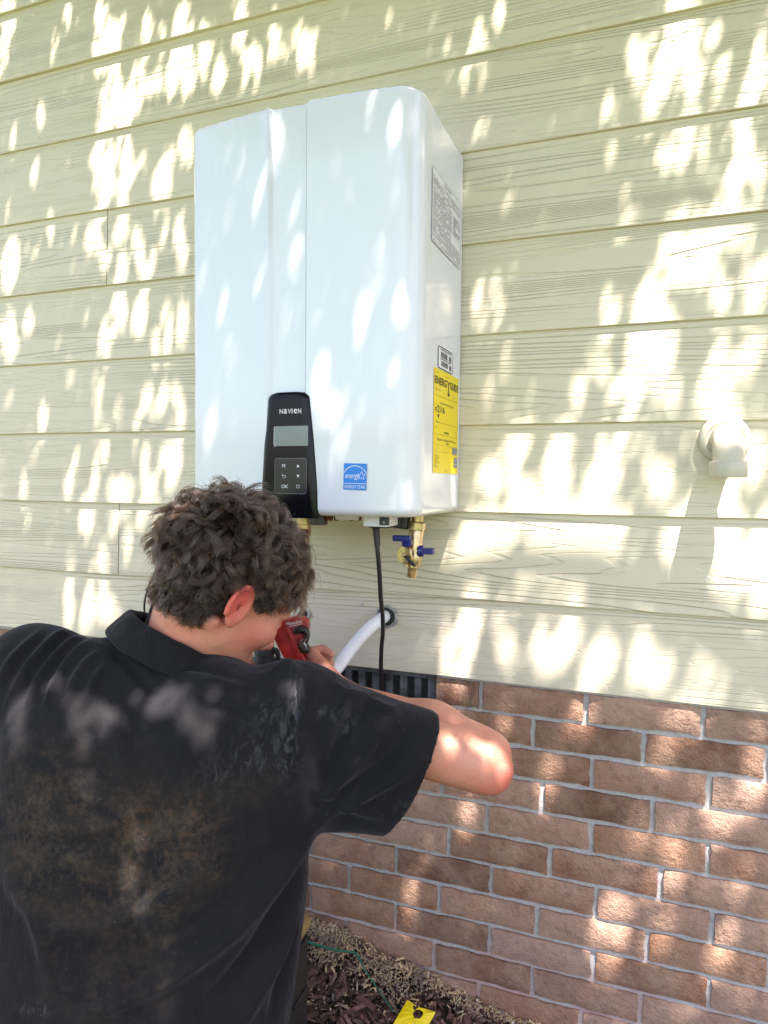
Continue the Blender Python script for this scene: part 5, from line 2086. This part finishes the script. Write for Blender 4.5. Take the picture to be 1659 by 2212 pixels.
e1 = (0.885, -0.455, 0.03)
e2 = (0.05, 0.16, 0.98)
rings = [ring_pts(K(401, 1394, 0.992), 0.0895, 0.074, e1, e2),
         ring_pts(K(402, 1378, 0.992), 0.0880, 0.074, e1, e2),
         ring_pts(K(401, 1374, 0.992), 0.0905, 0.077, e1, e2),
         ring_pts(K(397, 1381, 0.991), 0.0940, 0.081, e1, e2),
         ring_pts(K(390, 1396, 0.990), 0.0990, 0.087, e1, e2),
         ring_pts(K(380, 1416, 0.990), 0.1055, 0.095, e1, e2),
         ring_pts(K(372, 1434, 0.990), 0.1115, 0.102, e1, e2),
         ring_pts(K(374, 1437, 0.990), 0.1080, 0.098, e1, e2),
         ring_pts(K(382, 1420, 0.990), 0.1000, 0.088, e1, e2)]
n = 64
V = []
for j, rg in enumerate(rings):
    for k, p_ in enumerate(rg):
        wob = 0.0018 * math.sin(5 * 2 * math.pi * k / n + 0.7) + 0.0012 * math.sin(11 * 2 * math.pi * k / n)
        V.append(p_ + np.array([0, 1, 0.3]) * wob * (1 if 3 <= j <= 7 else 0.4))
F = [(j * n + k, j * n + (k + 1) % n, (j + 1) * n + (k + 1) % n, (j + 1) * n + k) for j in range(len(rings) - 1) for k in range(n)]
collar = fast_mesh('collar', to_world(np.array(V)), np.array(F), M['shirt'], shirt, True)
sm = collar.modifiers.new('thick', 'SOLIDIFY')
sm.thickness = 0.0016
sb = collar.modifiers.new('round', 'SUBSURF')
sb.levels = sb.render_levels = 1

# ---- trousers and boots, below the picture's edge: kneeling, sitting back on the heels
hipc = to_world(K(305, 2290, 0.965)[None])[0]
gz = float(ground_h(hipc[0], hipc[1]))
fw = np.array([-0.10, 0.99, 0])
lf = np.array([-0.99, -0.10, 0])
hipc[2] = max(hipc[2], gz + 0.20)
hipc[0] -= 0.075
trc = []


def legs_sdf(p):
    d = ell(p, hipc, (0.18, 0.14, 0.15))
    for s in (1, -1):
        h = hipc + lf * 0.09 * s - np.array([0, 0, 0.03])
        kn = hipc + lf * 0.115 * s + fw * 0.30
        kn[2] = gz + 0.065
        an = hipc + lf * 0.10 * s - fw * 0.16
        an[2] = gz + 0.055
        d = smin(d, cone(p, h, kn, 0.092, 0.068), 0.04)
        d = smin(d, cone(p, kn, an, 0.062, 0.048), 0.02)
    return d


lv, lq = nets(legs_sdf, hipc - 0.55, hipc + 0.55, 0.010, 8)
lv = relax(lv, lq, 2)
fast_mesh('trousers', lv, lq, M['trouser'], person, True)
for s in (1, -1):
    an = hipc + lf * 0.10 * s - fw * 0.17
    bm = bmesh.new()
    an[2] = gz + 0.05
    tube(bm, [an + fw * 0.03, an - fw * 0.04 + np.array([0, 0, 0.005]), an - fw * 0.12 + np.array([0, 0, -0.005]), an - fw * 0.20 + np.array([0, 0, -0.018])], [0.050, 0.052, 0.046, 0.034], 16, 5)
    bobj('boot', bm, M['boot'], person, True)

# ---- hair: an undercoat cap and curled strands
cap_sel = stub > 0.85
fsel = cap_sel[BQ].all(1)
used = np.unique(BQ[fsel])
remap = np.full(len(BV), -1)
remap[used] = np.arange(len(used))
BN = normals_of(BV, BQ)
grow = np.clip((q[used, 2] + 0.03) / 0.08, 0.15, 1) * 0.014 + 0.001
bump_ = vnoise(BV[used], 60, 5) * 0.004
capV = BV[used] + BN[used] * (grow + bump_ * (grow > 0.005))[:, None]
cap_o = fast_mesh('hair_roots', to_world(capV), remap[BQ[fsel]], M['scalp'], None, True)

root_v = np.where(stub > 0.42)[0]
ear_far = np.minimum(np.abs(q[root_v, 0] - 0.085), 1)
ok = ~((np.abs(q[root_v, 0]) > 0.079) & (q[root_v, 2] < 0.02))
root_v = root_v[ok]
hr = np.random.default_rng(11)
NCL, PER, NP = 1100, 28, 14
ci = root_v[hr.integers(0, len(root_v), NCL)]
strands = np.zeros((NCL * PER, NP, 3), np.float32)
rad = np.zeros((NCL * PER, NP), np.float32)
tpar = np.linspace(0, 1, NP)
si = 0
for c in ci:
    ql = q[c]
    z = ql[2]
    y = ql[1]
    top = np.clip((z + 0.015) / 0.09, 0, 1)
    front = np.clip((y - 0.01) / 0.07, 0, 1)
    back = np.clip((-y - 0.03) / 0.05, 0, 1)
    temple = np.clip((y - 0.015) / 0.02, 0, 1) * np.clip((0.062 - z) / 0.02, 0, 1)
    L = 0.022 + 0.030 * top + 0.022 * front * top + 0.009 * back * np.clip((z + 0.05) / 0.05, 0, 1) + hr.uniform(-0.006, 0.012)
    side = np.clip((0.02 - z) / 0.04, 0, 1)
    L *= (1 - 0.35 * side) * (1 - 0.5 * temple) * (0.45 if abs(ql[0]) > 0.060 and -0.06 < y < 0.03 and z < 0.045 else 1.0)
    L *= 0.35 + 0.65 * np.clip((stub[c] - 0.35) / 0.6, 0, 1)
    nl = HB.T @ BN[c]
    # combed direction in head axes: over the top it sweeps forward and to the side, at the back downwards
    comb = np.array([0.30 * np.sign(ql[0] + 0.02), 0.55 * (y + 0.03) / 0.09 + 0.15, -0.25 - 0.6 * (1 - top) - 0.35 * front])
    comb = comb + hr.normal(0, 0.45, 3)
    comb -= nl * (comb @ nl)
    comb /= np.linalg.norm(comb) + 1e-6
    binr = np.cross(nl, comb)
    lift = 0.80 - 0.38 * top + 0.50 * back * (1 - 0.3 * top)
    turns = hr.uniform(0.8, 1.8) * hr.choice([-1, 1])
    curl_r = hr.uniform(0.005, 0.0110) * (0.35 + 0.65 * top)
    ph = hr.uniform(0, 6.28)
    t = tpar[:, None]
    rise = L * 0.55 * np.sin(np.clip(t * 1.9, 0, 1.75)) * lift
    path = ql + nl * (rise - 0.1 * L * t ** 2) + comb * (L * 0.95 * t ** 1.3)
    aa = ph + turns * 2 * math.pi * t
    rr_ = curl_r * np.clip(t * 2.2, 0, 1)
    path = path + rr_ * (np.cos(aa) * binr + np.sin(aa) * (nl * 0.8 + comb * 0.5)) - curl_r * 0.0
    # strands of this clump start around the clump root
    near = root_v[np.argsort(((q[root_v] - ql) ** 2).sum(1))[:260]]
    rs = q[near[hr.integers(0, len(near), PER)]]
    spread = hr.normal(0, 1, (PER, 3)) * 0.0012
    fr = hr.normal(0, 1, (PER, 3)) * 0.0012
    tip = hr.uniform(0.82, 1.10, PER)
    for k in range(PER):
        tt = np.clip(tpar * tip[k], 0, 1)
        base = np.stack([np.interp(tt, tpar, path[:, a]) for a in range(3)], 1)
        w = np.clip(1 - tpar * 2.4, 0, 1)[:, None] ** 1.2
        s_ = base + (rs[k] - ql) * (w + (1 - w) * 0.24) + spread[k] * (1 - w) + fr[k] * (tpar[:, None] ** 2) * 1.6
        if hr.random() < 0.05:
            s_ = s_ + (hr.normal(0, 0.006, 3) + nl * 0.004)[None] * (tpar[:, None] ** 1.5)
        strands[si] = s_
        rad[si] = 0.00042 * (1 - 0.7 * tpar ** 2)
        si += 1
P = HC + strands.reshape(-1, 3) @ HB.T
Pw = to_world(P) - PERSON_LOC
hc = bpy.data.hair_curves.new('hair')
hc.add_curves([NP] * (NCL * PER))
hc.attributes['position'].data.foreach_set('vector', Pw.astype(np.float32).ravel())
ra_ = hc.attributes.get('radius') or hc.attributes.new('radius', 'FLOAT', 'POINT')
ra_.data.foreach_set('value', rad.ravel())
hc.materials.append(M['hair'])
hair = bpy.data.objects.new('hair', hc)
link(hair, person)
cap_o.parent = hair
cap_o.data.transform(Matrix.Translation(-Vector(PERSON_LOC)))
hair['kind'] = 'stuff'

# ------------------------------------------------------------------ red cutter in the hand
Zc = 1.135
cutter = thing('tube_cutter', 'scuffed red tube cutter with a dark hooked jaw held in the right hand', 'tube cutter', tuple(to_world(K(625, 1390, Zc)[None])[0]))


def flat_poly(name, pts, depth, thick, mat, parent, bev=0.002, seg=2):
    """outline given in picture pixels at a depth, extruded away from the viewer"""
    a = [K(px, py, depth) for px, py in pts]
    o = a[0]
    bm = bmesh.new()
    W = to_world(np.array(a))
    fwd = CAM_F / np.linalg.norm(CAM_F)
    va = [bm.verts.new(w + fwd * thick) for w in W]
    vb = [bm.verts.new(w) for w in W]
    n = len(W)
    fs = [bm.faces.new(va[::-1]), bm.faces.new(vb)]
    for k in range(n):
        fs.append(bm.faces.new((va[k], va[(k + 1) % n], vb[(k + 1) % n], vb[k])))
    bmesh.ops.recalc_face_normals(bm, faces=bm.faces)
    if bev:
        bmesh.ops.bevel(bm, geom=list(fs[1].edges), offset=bev, segments=seg, affect='EDGES', profile=0.6)
    return bobj(name, bm, mat, parent, True, 30)


flat_poly('housing', [(581, 1357), (588, 1350), (608, 1342), (640, 1334), (656, 1337), (664, 1343), (666, 1362), (660, 1378), (648, 1385), (644, 1394), (650, 1408), (658, 1424), (664, 1440), (640, 1446), (622, 1438), (600, 1398)],
          Zc, 0.030, M['red'], cutter, 0.003, 3)
flat_poly('grip_rib', [(612, 1352), (622, 1349), (652, 1418), (642, 1424)], Zc - 0.0035, 0.012, M['red'], cutter, 0.002, 2)
bm = bmesh.new()
jp = [K(x, y, Zc - 0.003) for x, y in ((636, 1366), (646, 1360), (658, 1362), (663, 1372), (660, 1384), (653, 1392))]
tube(bm, to_world(np.array(jp)), [0.0050, 0.0070, 0.0070, 0.0055, 0.0050, 0.0060], 12, 5)
jp = [K(x, y, Zc - 0.003) for x, y in ((651, 1388), (656, 1396), (661, 1404), (663, 1410))]
tube(bm, to_world(np.array(jp)), [0.0068, 0.0088, 0.0090, 0.0060], 12, 5)
bobj('jaw', bm, M['jaw'], cutter, True)
bm = bmesh.new()
jp = [K(x, y, Zc - 0.0115) for x, y in ((662, 1380), (657, 1388), (661, 1396), (660, 1404))]
tube(bm, to_world(np.array(jp)), [0.0008, 0.0010, 0.0010, 0.0006], 6, 4)
bobj('blade_edge', bm, M['steel'], cutter)
o_ = to_world(K(618, 1352.5, Zc - 0.0006)[None])[0]
exd = to_world(K(656, 1344, Zc - 0.0006)[None])[0] - o_
exd /= np.linalg.norm(exd)
eyd = np.cross(CAM_F * -1, exd)
v, f = text('t', 'Milwaukee', 0.0090, o_, exd, eyd, None, None, shear=0.3, lift=0.0005, sx=0.72)
obj('lettering', v, f, M['ink_white'], cutter)
v, f = stroke(o_ - eyd * 0.0022, exd, eyd, [(0.002, 0), (0.029, 0.0002)], 0.0007, lift=0.0006)
obj('lettering', v, f, M['ink_white'], cutter)

# ------------------------------------------------------------------ organizer box standing behind the shirt
bx = WY(640, 2180, -0.36)
BXR = float(bx[0])
BYF = -0.385
gzb = float(ground_h(BXR, BYF)) - 0.005
tool = thing('organizer_case', 'black organizer case with smoky amber lid and yellow latch beside the shirt', 'tool case', (BXR - 0.05, BYF, gzb))
TZ = float(WY(655, 2080, BYF)[2])
bm = bmesh.new()
box(bm, (BXR - 0.16, BYF, gzb), (BXR - 0.002, BYF + 0.075, TZ), 0.006, 2)
case = bobj('case_body', bm, M['black_matt'], tool)
for k in range(4):
    zz_ = gzb + 0.02 + k * (TZ - gzb - 0.03) / 3
    bm = bmesh.new()
    box(bm, (BXR - 0.0025, BYF + 0.015, zz_), (BXR + 0.0022, BYF + 0.066, zz_ + 0.006), 0.001)
    bobj('case_rib', bm, M['black_matt'], case)
bm = bmesh.new()
box(bm, (BXR - 0.165, BYF - 0.004, TZ + 0.0008), (BXR + 0.004, BYF + 0.080, TZ + 0.026), 0.011, 4)
bobj('lid', bm, M['amber'], tool, True, 30)
bm = bmesh.new()
box(bm, (BXR - 0.150, BYF + 0.012, TZ + 0.025), (BXR - 0.012, BYF + 0.065, TZ + 0.029), 0.002, 2)
bobj('lid_panel', bm, M['amber'], tool, True, 30)
bm = bmesh.new()
box(bm, (BXR - 0.040, BYF - 0.012, TZ - 0.012), (BXR - 0.012, BYF - 0.0035, TZ + 0.022), 0.003, 2)
bobj('latch', bm, M['yellow'], tool)
bm = bmesh.new()
box(bm, (BXR - 0.012, BYF - 0.0075, TZ - 0.070), (BXR + 0.003, BYF + 0.0, TZ - 0.046), 0.003, 2)
bobj('hinge_tab', bm, M['grey_plastic'], tool)

# ------------------------------------------------------------------ yellow marker flag, green twine
fz = GROUND_Z + 0.055


def GZ(px, py, z):
    return WZ(px, py, z)


FLAG = [(880, 2160), (905, 2176), (940, 2186), (938, 2193), (910, 2240), (855, 2240), (848, 2215)]
hexa = [(891, 2189), (896, 2182), (905, 2181), (914, 2186), (913, 2194), (906, 2201), (894, 2199)]
flagt = thing('yellow_flag', 'torn bright yellow plastic marker flag with a hexagonal hole on the mulch', 'marker flag', tuple(GZ(895, 2190, fz)))


def fpt(p):
    """on the gently tilted sheet of the flag"""
    t = (p[1] - 2160) / 80
    return GZ(p[0], p[1], fz + 0.030 - 0.030 * t + 0.004 * math.sin(p[0] * 0.12))


outer = []
FP = FLAG + [FLAG[0]]
for a, b in zip(FP[:-1], FP[1:]):
    for k in range(4):
        outer.append((a[0] + (b[0] - a[0]) * k / 4, a[1] + (b[1] - a[1]) * k / 4))
cxh, cyh = 902, 2191
no = len(outer)
inner = []
hp_ = hexa + [hexa[0]]
dense = []
for a, b in zip(hp_[:-1], hp_[1:]):
    for k in range(4):
        dense.append((a[0] + (b[0] - a[0]) * k / 4, a[1] + (b[1] - a[1]) * k / 4))
ad = np.array([math.atan2(p[1] - cyh, p[0] - cxh) for p in dense])
for p in outer:
    a = math.atan2(p[1] - cyh, p[0] - cxh)
    k = int(np.argmin(np.abs(np.angle(np.exp(1j * (ad - a))))))
    inner.append(dense[k])
V = [fpt(p) for p in outer] + [fpt(p) for p in inner]
F = []
for k in range(no):
    j = (k + 1) % no
    if inner[k] == inner[j]:
        F.append((k, j, no + k))
    else:
        F.append((k, j, no + j, no + k))
fl = obj('flag_sheet', V, F, M['yellow'], flagt)
so = fl.modifiers.new('thick', 'SOLIDIFY')
so.thickness = 0.0006
v, f = poly2((0, 0, 0), EX, EY, [(0, 0), (1, 0), (1, 1)])
tt = [(892, 2174), (902, 2170), (905, 2176), (898, 2182), (893, 2183)]
V = [fpt(p) + np.array([0, 0, 0.0012]) for p in tt]
obj('torn_patch', V, [tuple(range(5))], M['chip'], flagt)
bm = bmesh.new()
TW = [(640, 2030, 0.055), (668, 2037, 0.058), (700, 2048, 0.052), (735, 2056, 0.048), (785, 2067, 0.040), (842, 2072, 0.036), (858, 2080, 0.032), (870, 2098, 0.030), (885, 2125, 0.030)]
TW = [(640, 2026, 0), (668, 2036, 0), (715, 2050, 0), (760, 2057, 0), (768, 2060, 0), (778, 2074, 0), (790, 2098, 0), (812, 2130, 0), (838, 2168, 0), (850, 2185, 0)]
pts = []
for x, y, _ in TW:
    w = WZ(x, y, GROUND_Z + 0.03)
    hgt = float(ground_h(w[0], w[1])) + 0.030
    pts.append(WZ(x, y, hgt))
tube(bm, pts, [0.0026, 0.0026, 0.0024, 0.0022, 0.0016, 0.0012, 0.0010], 8, 6)
tw = bobj('green_twine', bm, M['green_line'], None, True)
tag(tw, 'green twine running over the sawdust from the tool case to the yellow flag', 'twine')


# ------------------------------------------------------------------ mulch and sawdust
def chips(name, n, area, size, mat, hfun, tone_pow, flat=0.35):
    x = rng.uniform(area[0], area[1], n)
    y = rng.uniform(area[2], area[3], n)
    keep = hfun(x, y)
    x, y = x[keep > rng.uniform(0, 1, n)], y[keep > rng.uniform(0, 1, n)] if False else y[keep > 2]
    return x, y


def scatter(name, x, y, zoff, Ls, Ws, Ts, mat, tone, tilt=0.5):
    n = len(x)
    z = np.array([float(ground_h(a, b)) for a, b in zip(x, y)]) + zoff
    yaw = rng.uniform(0, 2 * math.pi, n)
    pit = rng.normal(0, tilt, n)
    rol = rng.normal(0, tilt, n)
    cube = np.array([(-1, -0.5, -1), (1, -0.8, -1), (0.8, 0.7, -1), (-0.9, 1, -1), (-0.9, -0.6, 1), (0.85, -0.7, 1), (0.7, 0.6, 1), (-0.8, 0.8, 1)], float) * 0.5
    jit = rng.uniform(0.75, 1.2, (n, 8, 3))
    P = cube[None] * jit * np.stack([Ls, Ws, Ts], 1)[:, None, :]
    cy, sy, cp, sp, cr, sr = np.cos(yaw), np.sin(yaw), np.cos(pit), np.sin(pit), np.cos(rol), np.sin(rol)
    Y = P[..., 1] * cr[:, None] - P[..., 2] * sr[:, None]
    Z = P[..., 1] * sr[:, None] + P[..., 2] * cr[:, None]
    X = P[..., 0] * cp[:, None] + Z * sp[:, None]
    Z = -P[..., 0] * sp[:, None] + Z * cp[:, None]
    X2 = X * cy[:, None] - Y * sy[:, None]
    Y2 = X * sy[:, None] + Y * cy[:, None]
    V = np.stack([X2 + x[:, None], np.minimum(Y2 + y[:, None], 0.004), Z + z[:, None]], -1).reshape(-1, 3)
    q = np.array([(0, 3, 2, 1), (4, 5, 6, 7), (0, 1, 5, 4), (1, 2, 6, 5), (2, 3, 7, 6), (3, 0, 4, 7)])
    F = (np.arange(n) * 8)[:, None, None] + q[None]
    o = fast_mesh(name, V, F.reshape(-1, 4), mat)
    add_attr(o, 'tone', np.repeat(tone, 8))
    o['kind'] = 'stuff'
    return o


n = 15000
x = rng.uniform(-1.5, 0.9, n)
y = -np.abs(rng.uniform(0.0, 1.0, n))
big = rng.uniform(0, 1, n) ** 3
m_ = scatter('mulch', x, y, rng.uniform(-0.012, 0.014, n), 0.014 + 0.048 * big, 0.006 + 0.013 * rng.uniform(0, 1, n) * (0.4 + big), 0.003 + 0.005 * rng.uniform(0, 1, n), M['chip'], rng.uniform(0, 1, n), 0.35)
m_['label'] = 'dark reddish brown wood chip mulch covering the ground along the brick wall'
# fine shreds
n = 9000
x = rng.uniform(-1.3, 0.6, n)
y = -np.abs(rng.uniform(0.0, 0.8, n))
s_ = scatter('mulch_shreds', x, y, rng.uniform(0.0, 0.016, n), 0.010 + 0.030 * rng.uniform(0, 1, n) ** 2, np.full(n, 0.0016), np.full(n, 0.0014), M['chip'], rng.uniform(0, 1, n), 0.45)
s_['label'] = 'fine dark bark shreds mixed through the mulch'
# pale sawdust and lint banked along the wall
n = 15000
u_ = rng.uniform(-1.1, 0.12, n)
wv_ = np.interp(u_, [-1.1, -0.62, -0.50, -0.38, -0.28, -0.18, -0.05, 0.12], [0.07, 0.09, 0.11, 0.085, 0.040, 0.022, 0.013, 0.008])
y = -np.abs(rng.normal(0, 1, n)) * wv_ * 0.62 - 0.002
nz = vnoise(np.stack([u_, y, np.zeros(n)], 1), 16, 9)
kp = (nz + rng.normal(0, 0.25, n) > -0.22) & (rng.uniform(0, 1, n) < np.clip(1.05 - (u_ + 0.55) / 0.35, 0.30, 1))
u_, y = u_[kp], y[kp]
n = len(u_)
d_ = scatter('sawdust', u_, y, 0.010 + 0.012 * rng.uniform(0, 1, n), 0.0018 + 0.020 * rng.uniform(0, 1, n) ** 4, 0.0014 + 0.006 * rng.uniform(0, 1, n) ** 3, 0.0008 + 0.0016 * rng.uniform(0, 1, n), M['dust'], rng.uniform(0, 1, n) * np.where(vnoise(np.stack([u_, y, np.zeros(n)], 1), 22, 12) > 0.48, 0.25, 1.0), 0.6)
d_['label'] = 'pale sawdust and lint banked on the mulch against the bricks'
for px, py, lab in ((650, 2022, 'small white curled tie lying on the sawdust by the tool case'),):
    w = WZ(px, py, GROUND_Z + 0.05)
    w[2] = float(ground_h(w[0], w[1])) + 0.030
    bm = bmesh.new()
    tube(bm, [w + np.array([0.004 * math.cos(a) * (1 + a * 0.12), 0.003 * math.sin(a) * (1 + a * 0.1), 0.004 * math.sin(a * 0.7)]) for a in np.linspace(0, 7.2, 12)], 0.0009, 6, 3)
    o = bobj('white_curl', bm, M['white_plastic'], None, True)
    tag(o, lab, 'plastic curl')
